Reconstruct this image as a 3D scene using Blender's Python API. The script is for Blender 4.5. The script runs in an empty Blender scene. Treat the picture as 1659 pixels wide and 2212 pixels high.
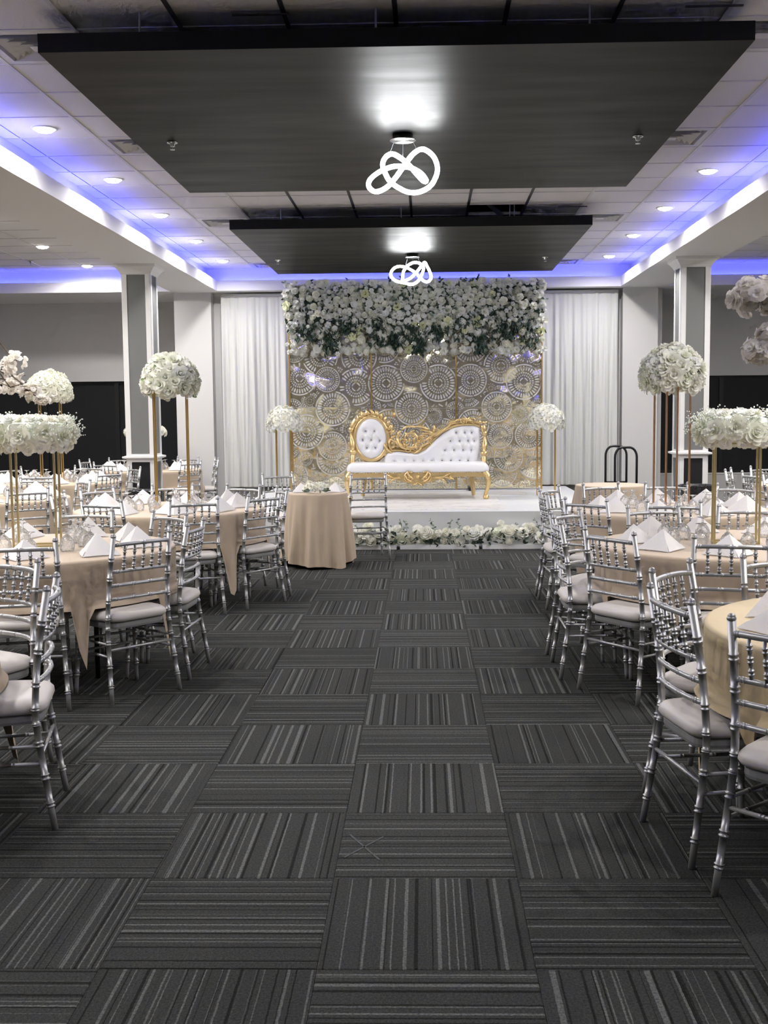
import bpy, bmesh, math, random
from math import pi, sin, cos, sqrt, atan2, hypot, exp, radians, floor as ffloor
from mathutils import Vector, Matrix, Euler, geometry
random.seed(7)
SC = bpy.context.scene
COL = SC.collection

# ------------------------------------------------------------------ camera
FPX, CXP, IMW, IMH = 2410.82, 858.36, 1659.0, 2212.0
CAM_H = 1.5412
yaw, pitch, roll = radians(1.5856), radians(5.094), radians(-0.5028)
_f = Vector((-sin(yaw)*cos(pitch), cos(yaw)*cos(pitch), -sin(pitch)))
_r0 = Vector((cos(yaw), sin(yaw), 0)); _u0 = _r0.cross(_f)
_r = cos(roll)*_r0 + sin(roll)*_u0; _u = -sin(roll)*_r0 + cos(roll)*_u0
camd = bpy.data.cameras.new('camera'); cam = bpy.data.objects.new('camera', camd); COL.objects.link(cam)
camd.sensor_fit = 'HORIZONTAL'; camd.sensor_width = 36.0; camd.lens = FPX/IMW*36.0
camd.shift_x = -(CXP-IMW/2)/IMW; camd.clip_start = 0.05; camd.clip_end = 100
m = Matrix.Identity(4)
for i in range(3):
    m[i][0], m[i][1], m[i][2] = _r[i], _u[i], -_f[i]
m[2][3] = CAM_H
cam.matrix_world = m
SC.camera = cam

# ------------------------------------------------------------------ world, exposure
w = bpy.data.worlds.new('night'); SC.world = w; w.use_nodes = True
w.node_tree.nodes['Background'].inputs[0].default_value = (0.01, 0.011, 0.014, 1)
w.node_tree.nodes['Background'].inputs[1].default_value = 1.0
SC.view_settings.view_transform = 'Standard'; SC.view_settings.look = 'None'
SC.view_settings.gamma = 1.0; SC.view_settings.use_curve_mapping = False
SC.view_settings.exposure = 0.58
SC.cycles.use_denoising = True
SC.cycles.caustics_reflective = False; SC.cycles.caustics_refractive = False
SC.cycles.max_bounces = 7; SC.cycles.diffuse_bounces = 5; SC.cycles.glossy_bounces = 3
SC.cycles.use_adaptive_sampling = True; SC.cycles.adaptive_threshold = .08; SC.cycles.adaptive_min_samples = 10
SC.cycles.transparent_max_bounces = 10; SC.cycles.sample_clamp_indirect = 8.0
P_DOWN = 11.0      # W of each recessed downlight
P_BAY = 21.0
P_LED = 1.5       # W per metre-ish of blue cove strip
E_RING = 24.0      # emission strength of the chandelier tubes

# ------------------------------------------------------------------ helpers
class MB:
    def __init__(s): s.v = []; s.f = []
    def add(s, vs, fs, M=None):
        o = len(s.v)
        if M is not None: vs = [tuple(M @ Vector(p)) for p in vs]
        s.v += [tuple(p) for p in vs]; s.f += [tuple(i+o for i in f) for f in fs]
        return s
    def box(s, x0, x1, y0, y1, z0, z1, M=None):
        vs = [(x0,y0,z0),(x1,y0,z0),(x1,y1,z0),(x0,y1,z0),(x0,y0,z1),(x1,y0,z1),(x1,y1,z1),(x0,y1,z1)]
        return s.add(vs, [(0,3,2,1),(4,5,6,7),(0,1,5,4),(1,2,6,5),(2,3,7,6),(3,0,4,7)], M)
    def lathe(s, prof, n=16, M=None, cap=True):
        vs, fs = [], []
        for r, z in prof:
            for k in range(n):
                a = 2*pi*k/n; vs.append((r*cos(a), r*sin(a), z))
        for j in range(len(prof)-1):
            for k in range(n):
                k2 = (k+1) % n
                fs.append((j*n+k, j*n+k2, (j+1)*n+k2, (j+1)*n+k))
        if cap:
            fs.append(tuple(reversed(range(n)))); fs.append(tuple((len(prof)-1)*n+k for k in range(n)))
        return s.add(vs, fs, M)
    def tube(s, path, rad, n=8, closed=False, cap=True, flat=1.0):
        P = [Vector(p) for p in path]; N = len(P)
        R = rad if hasattr(rad, '__len__') else [rad]*N
        vs, fs = [], []; up = None
        for i in range(N):
            if closed: t = (P[(i+1) % N]-P[i-1])
            else: t = P[min(i+1, N-1)]-P[max(i-1, 0)]
            t = t.normalized() if t.length > 1e-9 else Vector((0,0,1))
            if up is None:
                up = Vector((0,1,0)) if abs(t.y) < .9 else Vector((1,0,0))
            b = t.cross(up)
            if b.length < 1e-6: b = t.cross(Vector((1,0,0)))
            b.normalize(); up = b.cross(t).normalized()
            for k in range(n):
                a = 2*pi*k/n
                vs.append(P[i] + R[i]*(cos(a)*b + flat*sin(a)*up))
        for i in range(N if closed else N-1):
            i2 = (i+1) % N
            for k in range(n):
                k2 = (k+1) % n
                fs.append((i*n+k, i*n+k2, i2*n+k2, i2*n+k))
        if cap and not closed:
            fs.append(tuple(reversed(range(n)))); fs.append(tuple((N-1)*n+k for k in range(n)))
        return s.add(vs, fs)
    def grid(s, fn, nu, nv, M=None, wrapu=False):
        vs = [fn(i/nu, j/nv) for j in range(nv+1) for i in range(nu if wrapu else nu+1)]
        W = nu if wrapu else nu+1; fs = []
        for j in range(nv):
            for i in range(nu):
                i2 = (i+1) % W if wrapu else i+1
                fs.append((j*W+i, j*W+i2, (j+1)*W+i2, (j+1)*W+i))
        return s.add(vs, fs, M)
    def ball(s, c, r, n=6, k=4, sz=1.0):
        prof = [(max(r*sin(pi*j/k), 1e-4), -r*sz*cos(pi*j/k)) for j in range(k+1)]
        return s.lathe(prof, n, Matrix.Translation(c), cap=False)
    def mesh(s, name, mat, smooth=False):
        me = bpy.data.meshes.new(name); me.from_pydata(s.v, [], s.f); me.update()
        if smooth: me.polygons.foreach_set('use_smooth', [True]*len(me.polygons))
        if mat is not None: me.materials.append(mat)
        return me
    def build(s, name, mat, parent=None, smooth=False, loc=None, rz=0):
        o = link(name, s.mesh(name, mat, smooth), parent)
        if loc is not None: o.location = loc
        if rz: o.rotation_euler = (0, 0, rz)
        return o
def link(name, data, parent=None, M=None):
    o = bpy.data.objects.new(name, data); COL.objects.link(o)
    if parent is not None: o.parent = parent
    if M is not None: o.matrix_local = M
    return o
def tag(o, label=None, cat=None, group=None, kind=None):
    if label: o['label'] = label
    if cat: o['category'] = cat
    if group: o['group'] = group
    if kind: o['kind'] = kind
    return o
def thing(name, label, cat, loc=(0,0,0), rz=0, group=None):
    o = bpy.data.objects.new(name, None); COL.objects.link(o); o.empty_display_size = .1
    o.location = loc; o.rotation_euler = (0, 0, rz)
    return tag(o, label, cat, group)
def dup(root, loc, rz=0, label=None, group=None, rot=None):
    r = root.copy(); COL.objects.link(r); r.location = loc; r.rotation_euler = rot or (0, 0, rz)
    if label: r['label'] = label
    if group: r['group'] = group
    for ch in root.children:
        c = ch.copy(); COL.objects.link(c); c.parent = r
        for g in ch.children:
            d = g.copy(); COL.objects.link(d); d.parent = c
    return r
def bevel_box(w, d, h, r, seg=4):
    bm = bmesh.new(); bmesh.ops.create_cube(bm, size=1)
    for v in bm.verts: v.co = Vector((v.co.x*w, v.co.y*d, v.co.z*h))
    bmesh.ops.bevel(bm, geom=list(bm.edges), offset=r, segments=seg, profile=.5, affect='EDGES')
    mb = MB(); bm.verts.index_update()
    mb.add([v.co[:] for v in bm.verts], [[v.index for v in f.verts] for f in bm.faces]); bm.free()
    return mb
def interp(pts, x):
    if x <= pts[0][0]: return pts[0][1]
    for (a, b), (c, d) in zip(pts, pts[1:]):
        if x <= c: return b+(d-b)*(x-a)/(c-a)
    return pts[-1][1]
def spline(pts, n, closed=False):
    P = [Vector(p) for p in pts]; N = len(P); out = []
    for i in range(N if closed else N-1):
        p0 = P[(i-1) % N] if closed or i > 0 else P[0]; p1 = P[i]; p2 = P[(i+1) % N]
        p3 = P[(i+2) % N] if closed or i+2 < N else P[-1]
        for k in range(n):
            t = k/n
            out.append(.5*((2*p1)+(p2-p0)*t+(2*p0-5*p1+4*p2-p3)*t*t+(3*p1-p0-3*p2+p3)*t**3))
    if not closed: out.append(P[-1])
    return out

# ------------------------------------------------------------------ materials
def mat(name, col, rough=.5, metal=0.0, spec=.5, bump=None, var=None, emit=None, sheen=0, coat=0):
    M = bpy.data.materials.new(name); M.use_nodes = True; nt = M.node_tree; b = nt.nodes['Principled BSDF']
    b.inputs['Base Color'].default_value = (*col, 1); b.inputs['Roughness'].default_value = rough
    b.inputs['Metallic'].default_value = metal; b.inputs['Specular IOR Level'].default_value = spec
    if sheen: b.inputs['Sheen Weight'].default_value = sheen
    if coat: b.inputs['Coat Weight'].default_value = coat; b.inputs['Coat Roughness'].default_value = .1
    if emit:
        b.inputs['Emission Color'].default_value = (*emit[0], 1); b.inputs['Emission Strength'].default_value = emit[1]
    if bump or var:
        tc = nt.nodes.new('ShaderNodeTexCoord')
    if bump:       # (scale, strength, detail, stretch)
        mp = nt.nodes.new('ShaderNodeMapping'); nt.links.new(tc.outputs['Object'], mp.inputs[0])
        if len(bump) > 3: mp.inputs['Scale'].default_value = bump[3]
        n = nt.nodes.new('ShaderNodeTexNoise'); n.inputs['Scale'].default_value = bump[0]; n.inputs['Detail'].default_value = bump[2]
        nt.links.new(mp.outputs[0], n.inputs['Vector'])
        bp = nt.nodes.new('ShaderNodeBump'); bp.inputs['Strength'].default_value = bump[1]; bp.inputs['Distance'].default_value = .01
        nt.links.new(n.outputs['Fac'], bp.inputs['Height']); nt.links.new(bp.outputs[0], b.inputs['Normal'])
    if var:        # (other colour, scale, object-random weight)
        n = nt.nodes.new('ShaderNodeTexNoise'); n.inputs['Scale'].default_value = var[1]; n.inputs['Detail'].default_value = 3
        nt.links.new(tc.outputs['Object'], n.inputs['Vector'])
        mx = nt.nodes.new('ShaderNodeMix'); mx.data_type = 'RGBA'
        mx.inputs[6].default_value = (*col, 1); mx.inputs[7].default_value = (*var[0], 1)
        if var[2]:
            oi = nt.nodes.new('ShaderNodeObjectInfo'); nt.links.new(oi.outputs['Random'], mx.inputs[0])
        else:
            rp = nt.nodes.new('ShaderNodeValToRGB'); rp.color_ramp.elements[0].position = .4; rp.color_ramp.elements[1].position = .62
            nt.links.new(n.outputs['Fac'], rp.inputs[0]); nt.links.new(rp.outputs[0], mx.inputs[0])
        nt.links.new(mx.outputs[2], b.inputs['Base Color'])
    return M
M = {}
M['wall'] = mat('wall_paint', (.66,.656,.652), .7, spec=.3, bump=(180,.08,3))
M['wall_trim'] = mat('white_trim_paint', (.80,.80,.80), .45, bump=(30,.02,2))
M['drywall'] = mat('soffit_paint', (.84,.835,.83), .75, spec=.25, bump=(120,.08,3))
M['col_grey'] = mat('grey_panel_paint', (.19,.195,.195), .6, spec=.3)
M['col_black'] = mat('black_panel_paint', (.014,.015,.017), .5, spec=.3)
M['ctile'] = mat('ceiling_tile_board', (.88,.865,.86), .9, spec=.1, bump=(260,.3,4), var=((.83,.815,.81), 140, 0))
M['grid_white'] = mat('white_grid_bar', (.72,.71,.70), .5)
M['grid_black'] = mat('black_grid_bar', (.03,.03,.032), .5)
M['plenum'] = mat('plenum_deck', (.30,.30,.30), .9)
M['steel_grey'] = mat('grey_strut', (.28,.30,.33), .5, metal=.6)
M['silver'] = mat('silver_painted_metal', (.47,.475,.48), .38, metal=.55, bump=(60,.05,2))
M['seat'] = mat('grey_ivory_vinyl_seat', (.68,.645,.61), .45, spec=.4, bump=(7,.15,2))
M['cloth'] = mat('champagne_polyester', (.55,.44,.325), .62, spec=.3, sheen=.2, bump=(5,.5,3))
M['cloth_y'] = mat('golden_polyester', (.66,.53,.31), .62, spec=.3, sheen=.2, bump=(5,.5,3))
M['napkin'] = mat('white_napkin_cloth', (.79,.775,.765), .75, spec=.2, bump=(60,.1,3))
M['gold'] = mat('gold_metal', (.68,.46,.17), .28, metal=1.0)
M['pale_gold'] = mat('pale_gold_metal', (.66,.56,.30), .35, metal=.9)
M['copper'] = mat('rose_gold_metal', (.60,.36,.22), .3, metal=1.0)
M['rose'] = mat('ivory_rose_petal', (.92,.91,.82), .65, spec=.2, var=((.90,.92,.80), 1, 1))
M['rose_w'] = mat('white_rose_petal', (.92,.93,.90), .65, spec=.2, var=((.93,.92,.82), 1, 1))
M['rose_y'] = mat('pale_yellow_petal', (.84,.86,.56), .65, spec=.2)
M['blossom'] = mat('cream_blossom_petal', (.93,.89,.83), .7, spec=.15, var=((.94,.92,.89), 1, 1))
M['breath'] = mat('babys_breath_bud', (.88,.92,.84), .7)
M['stem'] = mat('pale_green_stem', (.32,.44,.22), .6)
M['leaf'] = mat('eucalyptus_leaf', (.16,.22,.155), .55)
M['vine'] = mat('dark_vine_leaf', (.03,.06,.042), .5)
M['branch'] = mat('brown_branch', (.10,.07,.05), .8)
M['drape'] = mat('white_drape_fabric', (.67,.675,.66), .8, spec=.15, bump=(300,.05,2))
M['stage_cloth'] = mat('white_stage_cloth', (.60,.61,.615), .75, spec=.2, bump=(6,.35,3))
M['sofa_white'] = mat('white_leather', (.83,.83,.85), .32, spec=.5, bump=(9,.04,2))
M['sofa_gold'] = mat('carved_gold_paint', (.76,.56,.27), .32, metal=.8, bump=(40,.3,3))
M['sofa_leg'] = M['sofa_gold']
M['crystal'] = mat('crystal_button', (.45,.45,.48), .1, metal=.8)
M['black'] = mat('black_powder_coat', (.008,.008,.009), .4)
M['rubber'] = mat('black_rubber', (.012,.012,.012), .7)
M['bin'] = mat('black_plastic_bin', (.012,.012,.013), .4)
M['bag'] = mat('black_bin_liner', (.018,.018,.02), .25, bump=(30,.6,3))
M['ply'] = mat('table_plywood', (.35,.23,.13), .6)
M['frame_dark'] = mat('dark_window_frame', (.012,.012,.013), .4)
M['pane'] = mat('night_window_glass', (.022,.023,.026), .3, spec=.25, bump=(2,.02,1))
M['plate'] = mat('white_wall_plate', (.78,.79,.79), .4)
M['vent'] = mat('white_vent_metal', (.66,.65,.64), .4)
M['vent_dark'] = mat('galvanised_duct', (.45,.45,.46), .6)
M['chrome'] = mat('chrome_sprinkler', (.8,.8,.8), .2, metal=1)
M['lens'] = mat('downlight_lens', (.9,.9,.9), .5, emit=((1.0,.96,.88), 14))
M['ring'] = mat('led_tube', (.95,.95,.95), .4, emit=((.97,.99,1.0), E_RING))
M['led'] = mat('blue_led_strip', (.1,.1,.4), .5, emit=((.05,.06,1.0), 6))
M['backing'] = mat('white_added_backing', (.84,.83,.80), .8)  # for the sheet added to keep the backdrop's cut-outs bright
def petal_mat(Mt, k=.22):
    nt = Mt.node_tree; b = nt.nodes['Principled BSDF']; out = nt.nodes['Material Output']
    tr = nt.nodes.new('ShaderNodeBsdfTranslucent'); mx = nt.nodes.new('ShaderNodeMixShader'); mx.inputs[0].default_value = k
    src = b.inputs['Base Color']
    if src.is_linked: nt.links.new(src.links[0].from_socket, tr.inputs[0])
    else: tr.inputs[0].default_value = src.default_value
    nt.links.new(b.outputs[0], mx.inputs[1]); nt.links.new(tr.outputs[0], mx.inputs[2]); nt.links.new(mx.outputs[0], out.inputs[0])
for k_ in ('rose', 'rose_w', 'rose_y', 'blossom'): petal_mat(M[k_],   .5 if k_ == 'blossom' else .22)
def streak_panel():
    Mt = bpy.data.materials.new('satin_black_panel_paint'); Mt.use_nodes = True; nt = Mt.node_tree; b = nt.nodes['Principled BSDF']
    tc = nt.nodes.new('ShaderNodeTexCoord'); mp = nt.nodes.new('ShaderNodeMapping'); mp.inputs['Scale'].default_value = (.5, 3.2, 1)
    n = nt.nodes.new('ShaderNodeTexNoise'); n.inputs['Scale'].default_value = 1.6; n.inputs['Detail'].default_value = 5
    nt.links.new(tc.outputs['Object'], mp.inputs[0]); nt.links.new(mp.outputs[0], n.inputs['Vector'])
    r = nt.nodes.new('ShaderNodeMapRange'); r.inputs[1].default_value = .3; r.inputs[2].default_value = .7; r.inputs[3].default_value = .38; r.inputs[4].default_value = .48
    nt.links.new(n.outputs['Fac'], r.inputs[0]); nt.links.new(r.outputs[0], b.inputs['Roughness'])
    bp = nt.nodes.new('ShaderNodeBump'); bp.inputs['Strength'].default_value = .06; bp.inputs['Distance'].default_value = .01
    nt.links.new(n.outputs['Fac'], bp.inputs['Height']); nt.links.new(bp.outputs[0], b.inputs['Normal'])
    b.inputs['Base Color'].default_value = (.008, .008, .008, 1); b.inputs['Specular IOR Level'].default_value = .13
    return Mt
M['panel'] = streak_panel()
def gold_mirror():
    Mt = bpy.data.materials.new('gold_mirror_sheet'); Mt.use_nodes = True; nt = Mt.node_tree; b = nt.nodes['Principled BSDF']
    b.inputs['Base Color'].default_value = (.90, .81, .57, 1); b.inputs['Metallic'].default_value = .84; b.inputs['Roughness'].default_value = .06
    tc = nt.nodes.new('ShaderNodeTexCoord'); n = nt.nodes.new('ShaderNodeTexNoise'); n.inputs['Scale'].default_value = 1.8; n.inputs['Detail'].default_value = 1.5
    nt.links.new(tc.outputs['Object'], n.inputs['Vector'])
    bp = nt.nodes.new('ShaderNodeBump'); bp.inputs['Strength'].default_value = .8; bp.inputs['Distance'].default_value = .05
    nt.links.new(n.outputs['Fac'], bp.inputs['Height']); nt.links.new(bp.outputs[0], b.inputs['Normal'])
    return Mt
M['mirror'] = gold_mirror()
def glass():
    Mt = bpy.data.materials.new('cut_glass'); Mt.use_nodes = True; nt = Mt.node_tree
    for n in list(nt.nodes): nt.nodes.remove(n)
    out = nt.nodes.new('ShaderNodeOutputMaterial'); mx = nt.nodes.new('ShaderNodeMixShader')
    tr = nt.nodes.new('ShaderNodeBsdfTransparent'); tr.inputs[0].default_value = (.985, .99, .99, 1)
    gl = nt.nodes.new('ShaderNodeBsdfGlossy'); gl.inputs['Roughness'].default_value = .16
    tc = nt.nodes.new('ShaderNodeTexCoord'); v = nt.nodes.new('ShaderNodeTexVoronoi'); v.inputs['Scale'].default_value = 70
    nt.links.new(tc.outputs['Object'], v.inputs['Vector'])
    bp = nt.nodes.new('ShaderNodeBump'); bp.inputs['Strength'].default_value = .5; bp.inputs['Distance'].default_value = .004
    nt.links.new(v.outputs['Distance'], bp.inputs['Height']); nt.links.new(bp.outputs[0], gl.inputs['Normal'])
    lw = nt.nodes.new('ShaderNodeFresnel'); lw.inputs[0].default_value = 1.58; nt.links.new(bp.outputs[0], lw.inputs['Normal'])
    nt.links.new(lw.outputs[0], mx.inputs[0]); nt.links.new(tr.outputs[0], mx.inputs[1]); nt.links.new(gl.outputs[0], mx.inputs[2])
    df = nt.nodes.new('ShaderNodeBsdfTranslucent'); df.inputs[0].default_value = (.95, .95, .95, 1); m2 = nt.nodes.new('ShaderNodeMixShader')
    m3 = nt.nodes.new('ShaderNodeMath'); m3.operation = 'MULTIPLY'; m3.inputs[1].default_value = .50; nt.links.new(v.outputs['Distance'], m3.inputs[0])
    nt.links.new(m3.outputs[0], m2.inputs[0]); nt.links.new(mx.outputs[0], m2.inputs[1]); nt.links.new(df.outputs[0], m2.inputs[2]); nt.links.new(m2.outputs[0], out.inputs[0])
    return Mt
M['glass'] = glass()
def carpet():
    Mt = bpy.data.materials.new('striped_carpet_tile'); Mt.use_nodes = True; nt = Mt.node_tree; b = nt.nodes['Principled BSDF']
    b.inputs['Roughness'].default_value = .95; b.inputs['Specular IOR Level'].default_value = .08
    L = nt.links.new; N = nt.nodes.new
    tc = N('ShaderNodeTexCoord'); oi = N('ShaderNodeObjectInfo'); sp = N('ShaderNodeSeparateXYZ'); L(tc.outputs['Object'], sp.inputs[0])
    def math_(op, a, bb, c=None):
        n = N('ShaderNodeMath'); n.operation = op
        for k, x in enumerate((a, bb, c)):
            if x is None: continue
            if isinstance(x, (int, float)): n.inputs[k].default_value = x
            else: L(x, n.inputs[k])
        return n.outputs[0]
    wob = N('ShaderNodeTexNoise'); wob.inputs['Scale'].default_value = 38; wob.inputs['Detail'].default_value = 2; L(tc.outputs['Object'], wob.inputs['Vector'])
    x = math_('MULTIPLY_ADD', wob.outputs['Fac'], .004, sp.outputs['X'])
    off = math_('MULTIPLY', oi.outputs['Random'], 50.0)
    def stripes(scale, lo, hi, add):
        n = N('ShaderNodeTexNoise'); n.noise_dimensions = '1D'; n.inputs['Scale'].default_value = scale; n.inputs['Detail'].default_value = 1.5; n.inputs['Roughness'].default_value = .7
        L(math_('ADD', math_('ADD', x, off), add), n.inputs['W'])
        r = N('ShaderNodeMapRange'); r.inputs[1].default_value = lo; r.inputs[2].default_value = hi; L(n.outputs['Fac'], r.inputs[0]); return r.outputs[0]
    light = stripes(42, .585, .615, 0.0); dark = stripes(46, .60, .64, 7.3)
    grain = N('ShaderNodeTexNoise'); grain.inputs['Scale'].default_value = 320; grain.inputs['Detail'].default_value = 3; L(tc.outputs['Object'], grain.inputs['Vector'])
    g2 = N('ShaderNodeTexNoise'); g2.inputs['Scale'].default_value = 130; g2.inputs['Detail'].default_value = 4; L(tc.outputs['Object'], g2.inputs['Vector'])
    base = math_('MULTIPLY_ADD', grain.outputs['Fac'], .10, -.010)
    base = math_('MULTIPLY_ADD', g2.outputs['Fac'], .10, math_('ADD', base, -.035))
    lit = math_('MULTIPLY', light, math_('MULTIPLY_ADD', g2.outputs['Fac'], .22, -.02))
    v = math_('ADD', base, lit)
    v = math_('MULTIPLY', v, math_('MULTIPLY_ADD', dark, -.62, 1.0))
    v = math_('MULTIPLY', v, math_('MULTIPLY_ADD', oi.outputs['Random'], .2, .72))
    cmb = N('ShaderNodeCombineColor'); L(math_('MULTIPLY', v, .965), cmb.inputs[0]); L(v, cmb.inputs[1]); L(math_('MULTIPLY', v, .97), cmb.inputs[2])
    L(cmb.outputs[0], b.inputs['Base Color'])
    h = math_('SUBTRACT', math_('MULTIPLY_ADD', grain.outputs['Fac'], .6, light), dark)
    bp = N('ShaderNodeBump'); bp.inputs['Strength'].default_value = .5; bp.inputs['Distance'].default_value = .004; L(h, bp.inputs['Height']); L(bp.outputs[0], b.inputs['Normal'])
    return Mt
M['carpet'] = carpet()
M['carpet_base'] = mat('carpet_backing', (.06,.06,.06), .95)
def marble():
    Mt = mat('marble_print_vinyl', (.80,.79,.78), .35)
    nt = Mt.node_tree; b = nt.nodes['Principled BSDF']; tc = nt.nodes.new('ShaderNodeTexCoord')
    mp = nt.nodes.new('ShaderNodeMapping'); mp.inputs['Scale'].default_value = (.5, 1.6, 1); mp.inputs['Rotation'].default_value = (0, 0, .15)
    n = nt.nodes.new('ShaderNodeTexNoise'); n.inputs['Scale'].default_value = 2.2; n.inputs['Detail'].default_value = 8; n.inputs['Distortion'].default_value = 1.2
    rp = nt.nodes.new('ShaderNodeValToRGB'); e = rp.color_ramp.elements
    e[0].position = .38; e[0].color = (.80,.79,.78,1); e[1].position = .62; e[1].color = (.74,.72,.71,1)
    x = e.new(.49); x.color = (.80,.79,.785,1); x = e.new(.505); x.color = (.46,.43,.42,1); x = e.new(.53); x.color = (.78,.77,.76,1)
    nt.links.new(tc.outputs['Object'], mp.inputs[0]); nt.links.new(mp.outputs[0], n.inputs['Vector']); nt.links.new(n.outputs['Fac'], rp.inputs[0]); nt.links.new(rp.outputs[0], b.inputs['Base Color'])
    return Mt
M['marble'] = marble()

# ------------------------------------------------------------------ setting: floor
X0 = -0.1628            # room centre line
ZC = 3.728              # ceiling tile face
YB = 17.11              # back cove wall
XL, XR, YF, YW = -8.6, 8.2, -4.0, 18.6
T = 0.61
b = MB(); b.box(XL-.1, XR+.1, YF-.1, YW+.4, -.1, -.004)
flo = b.build('floor', M['carpet_base']); tag(flo, kind='structure')
tb = MB(); hw, ht = .3043, .3043
tb.add([(-hw,-ht,-.006),(hw,-ht,-.006),(hw,ht,-.006),(-hw,ht,-.006),(-hw+.0,-ht,-.0015),(hw,-ht,-.0015),(hw,ht,-.0015),(-hw,ht,-.0015),(-hw+.004,-ht+.004,0),(hw-.004,-ht+.004,0),(hw-.004,ht-.004,0),(-hw+.004,ht-.004,0)],
       [(0,1,5,4),(1,2,6,5),(2,3,7,6),(3,0,4,7),(4,5,9,8),(5,6,10,9),(6,7,11,10),(7,4,8,11),(8,9,10,11)])
tile_me = tb.mesh('carpet_tile', M['carpet'])
phi = radians(.2626); fx0, fy0 = -.3047, 2.9756
cand = []
for i in range(-16, 16):
    for j in range(-13, 27):
        a, c = fx0+(i+.5)*T, fy0+(j+.5)*T
        x, y = cos(phi)*a-sin(phi)*c, sin(phi)*a+cos(phi)*c
        if not (XL < x < XR and YF < y < YW): continue
        d = Vector((x, y, -CAM_H)); dep = d.dot(_f)
        vis = dep > .5 and abs(d.dot(_r)/dep + (CXP-829.5)/FPX) < 829/FPX+.30/dep and d.dot(_u)/dep > -(1106+60)/FPX-.25/dep
        hid = -2.35 < x < 2.1 and y > 13.0
        cand.append((0 if vis and not hid else 1, y, x, (i+j) % 2))
cand.sort()
rest = MB()
for n, (h, y, x, par) in enumerate(cand):
    Mx = Matrix.Translation((x, y, 0)) @ Matrix.Rotation(phi + (pi/2 if par else 0), 4, 'Z')
    if n < 300 and h == 0: link('carpet_tile', tile_me, flo, Mx)
    elif par == 0: rest.add(tb.v, tb.f, Mx)
    else: rest.add(tb.v, tb.f, Mx)
o = rest.build('carpet_tiles_beyond', M['carpet'], flo); tag(o, kind='stuff')

# ------------------------------------------------------------------ setting: walls, beams, soffits
def wallbox(name, args, mt='wall', parent=None):
    b = MB()
    for a in (args if isinstance(args[0], tuple) else [args]): b.box(*a)
    o = b.build(name, M[mt], parent)
    if parent is None: tag(o, kind='structure')
    return o
BI_L, BO_L, BI_R, BO_R = X0-3.0, X0-3.71, X0+3.06, X0+3.77     # beam inner / outer faces
ZB, ZL = 3.392, 3.545
wallbox('wall_left', (XL-.1, XL, YF, YW+.3, 0, 3.9))
wallbox('wall_right', (XR, XR+.1, YF, YW+.3, 0, 3.9))
wallbox('wall_front', (XL-.1, XR+.1, YF-.1, YF, 0, 3.9))
wl = wallbox('wall_back', [(BO_L-.0, BO_R, 17.42, 17.5, 0, ZB+.02)])
wallbox('wall_pier_left', [(-3.87, -3.30, 17.2, YW, 0, ZB), ])
wallbox('wall_pier_right', [(2.97, 3.50, 17.2, YW, 0, ZB)])
# alcove window walls with openings
WZ0, WZ1 = .50, 2.10
wallbox('wall_alcove_left', [(XL, -3.87, YW, YW+.2, 0, WZ0), (XL, -3.87, YW, YW+.2, WZ1, ZB), (-4.15, -3.87, YW, YW+.2, WZ0, WZ1), (XL, -8.2, YW, YW+.2, WZ0, WZ1)])
wallbox('wall_alcove_right', [(3.50, XR, YW, YW+.2, 0, WZ0), (3.50, XR, YW, YW+.2, WZ1, ZB), (3.50, 3.76, YW, YW+.2, WZ0, WZ1), (7.9, XR, YW, YW+.2, WZ0, WZ1)])
def window(name, x0, x1, mulls):
    fr = MB(); y0 = YW+.10
    fr.box(x0, x1, y0-.03, y0+.03, WZ0, WZ0+.045); fr.box(x0, x1, y0-.03, y0+.03, WZ1-.03, WZ1)
    fr.box(x0, x0+.03, y0-.03, y0+.03, WZ0+.045, WZ1-.03); fr.box(x1-.03, x1, y0-.03, y0+.03, WZ0+.045, WZ1-.03)
    w_ = fr.build(name, M['frame_dark']); tag(w_, kind='structure')
    xs = [x0+.03]+mulls+[x1-.03]
    for k, mx in enumerate(mulls):
        MB().box(mx-.035, mx+.035, y0-.045, y0+.03, WZ0+.045, WZ1-.03).build('mullion', M['frame_dark'], w_)
    for a, c in zip(xs, xs[1:]):
        MB().box(a+(.035 if a in mulls else 0), c-(.035 if c in mulls else 0), y0-.008, y0+.008, WZ0+.045, WZ1-.03).build('pane', M['pane'], w_)
    sl = MB().box(x0, x1, YW-.012, y0-.03, WZ0-.02, WZ0+.001).build('window_sill', M['wall_trim'], w_)
window('window_1', -8.2, -4.15, [-7.65, -6.42, -5.20])
window('window_2', 3.76, 7.9, [4.85, 6.08, 7.3])
# side beams with cove lips
wallbox('trim_1', [(BO_L, BI_L, YF, 17.01, ZB, ZB+.05), (BI_L-.03, BI_L, YF, 17.01, ZB+.05, ZL), (BO_L, BI_L-.17, YF, 17.1, ZB+.05, ZC+.02)], 'drywall')
wallbox('trim_2', [(BI_R, BO_R, YF, 17.01, ZB, ZB+.05), (BI_R, BI_R+.03, YF, 17.01, ZB+.05, ZL), (BI_R+.17, BO_R, YF, 17.1, ZB+.05, ZC+.02)], 'drywall')
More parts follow.
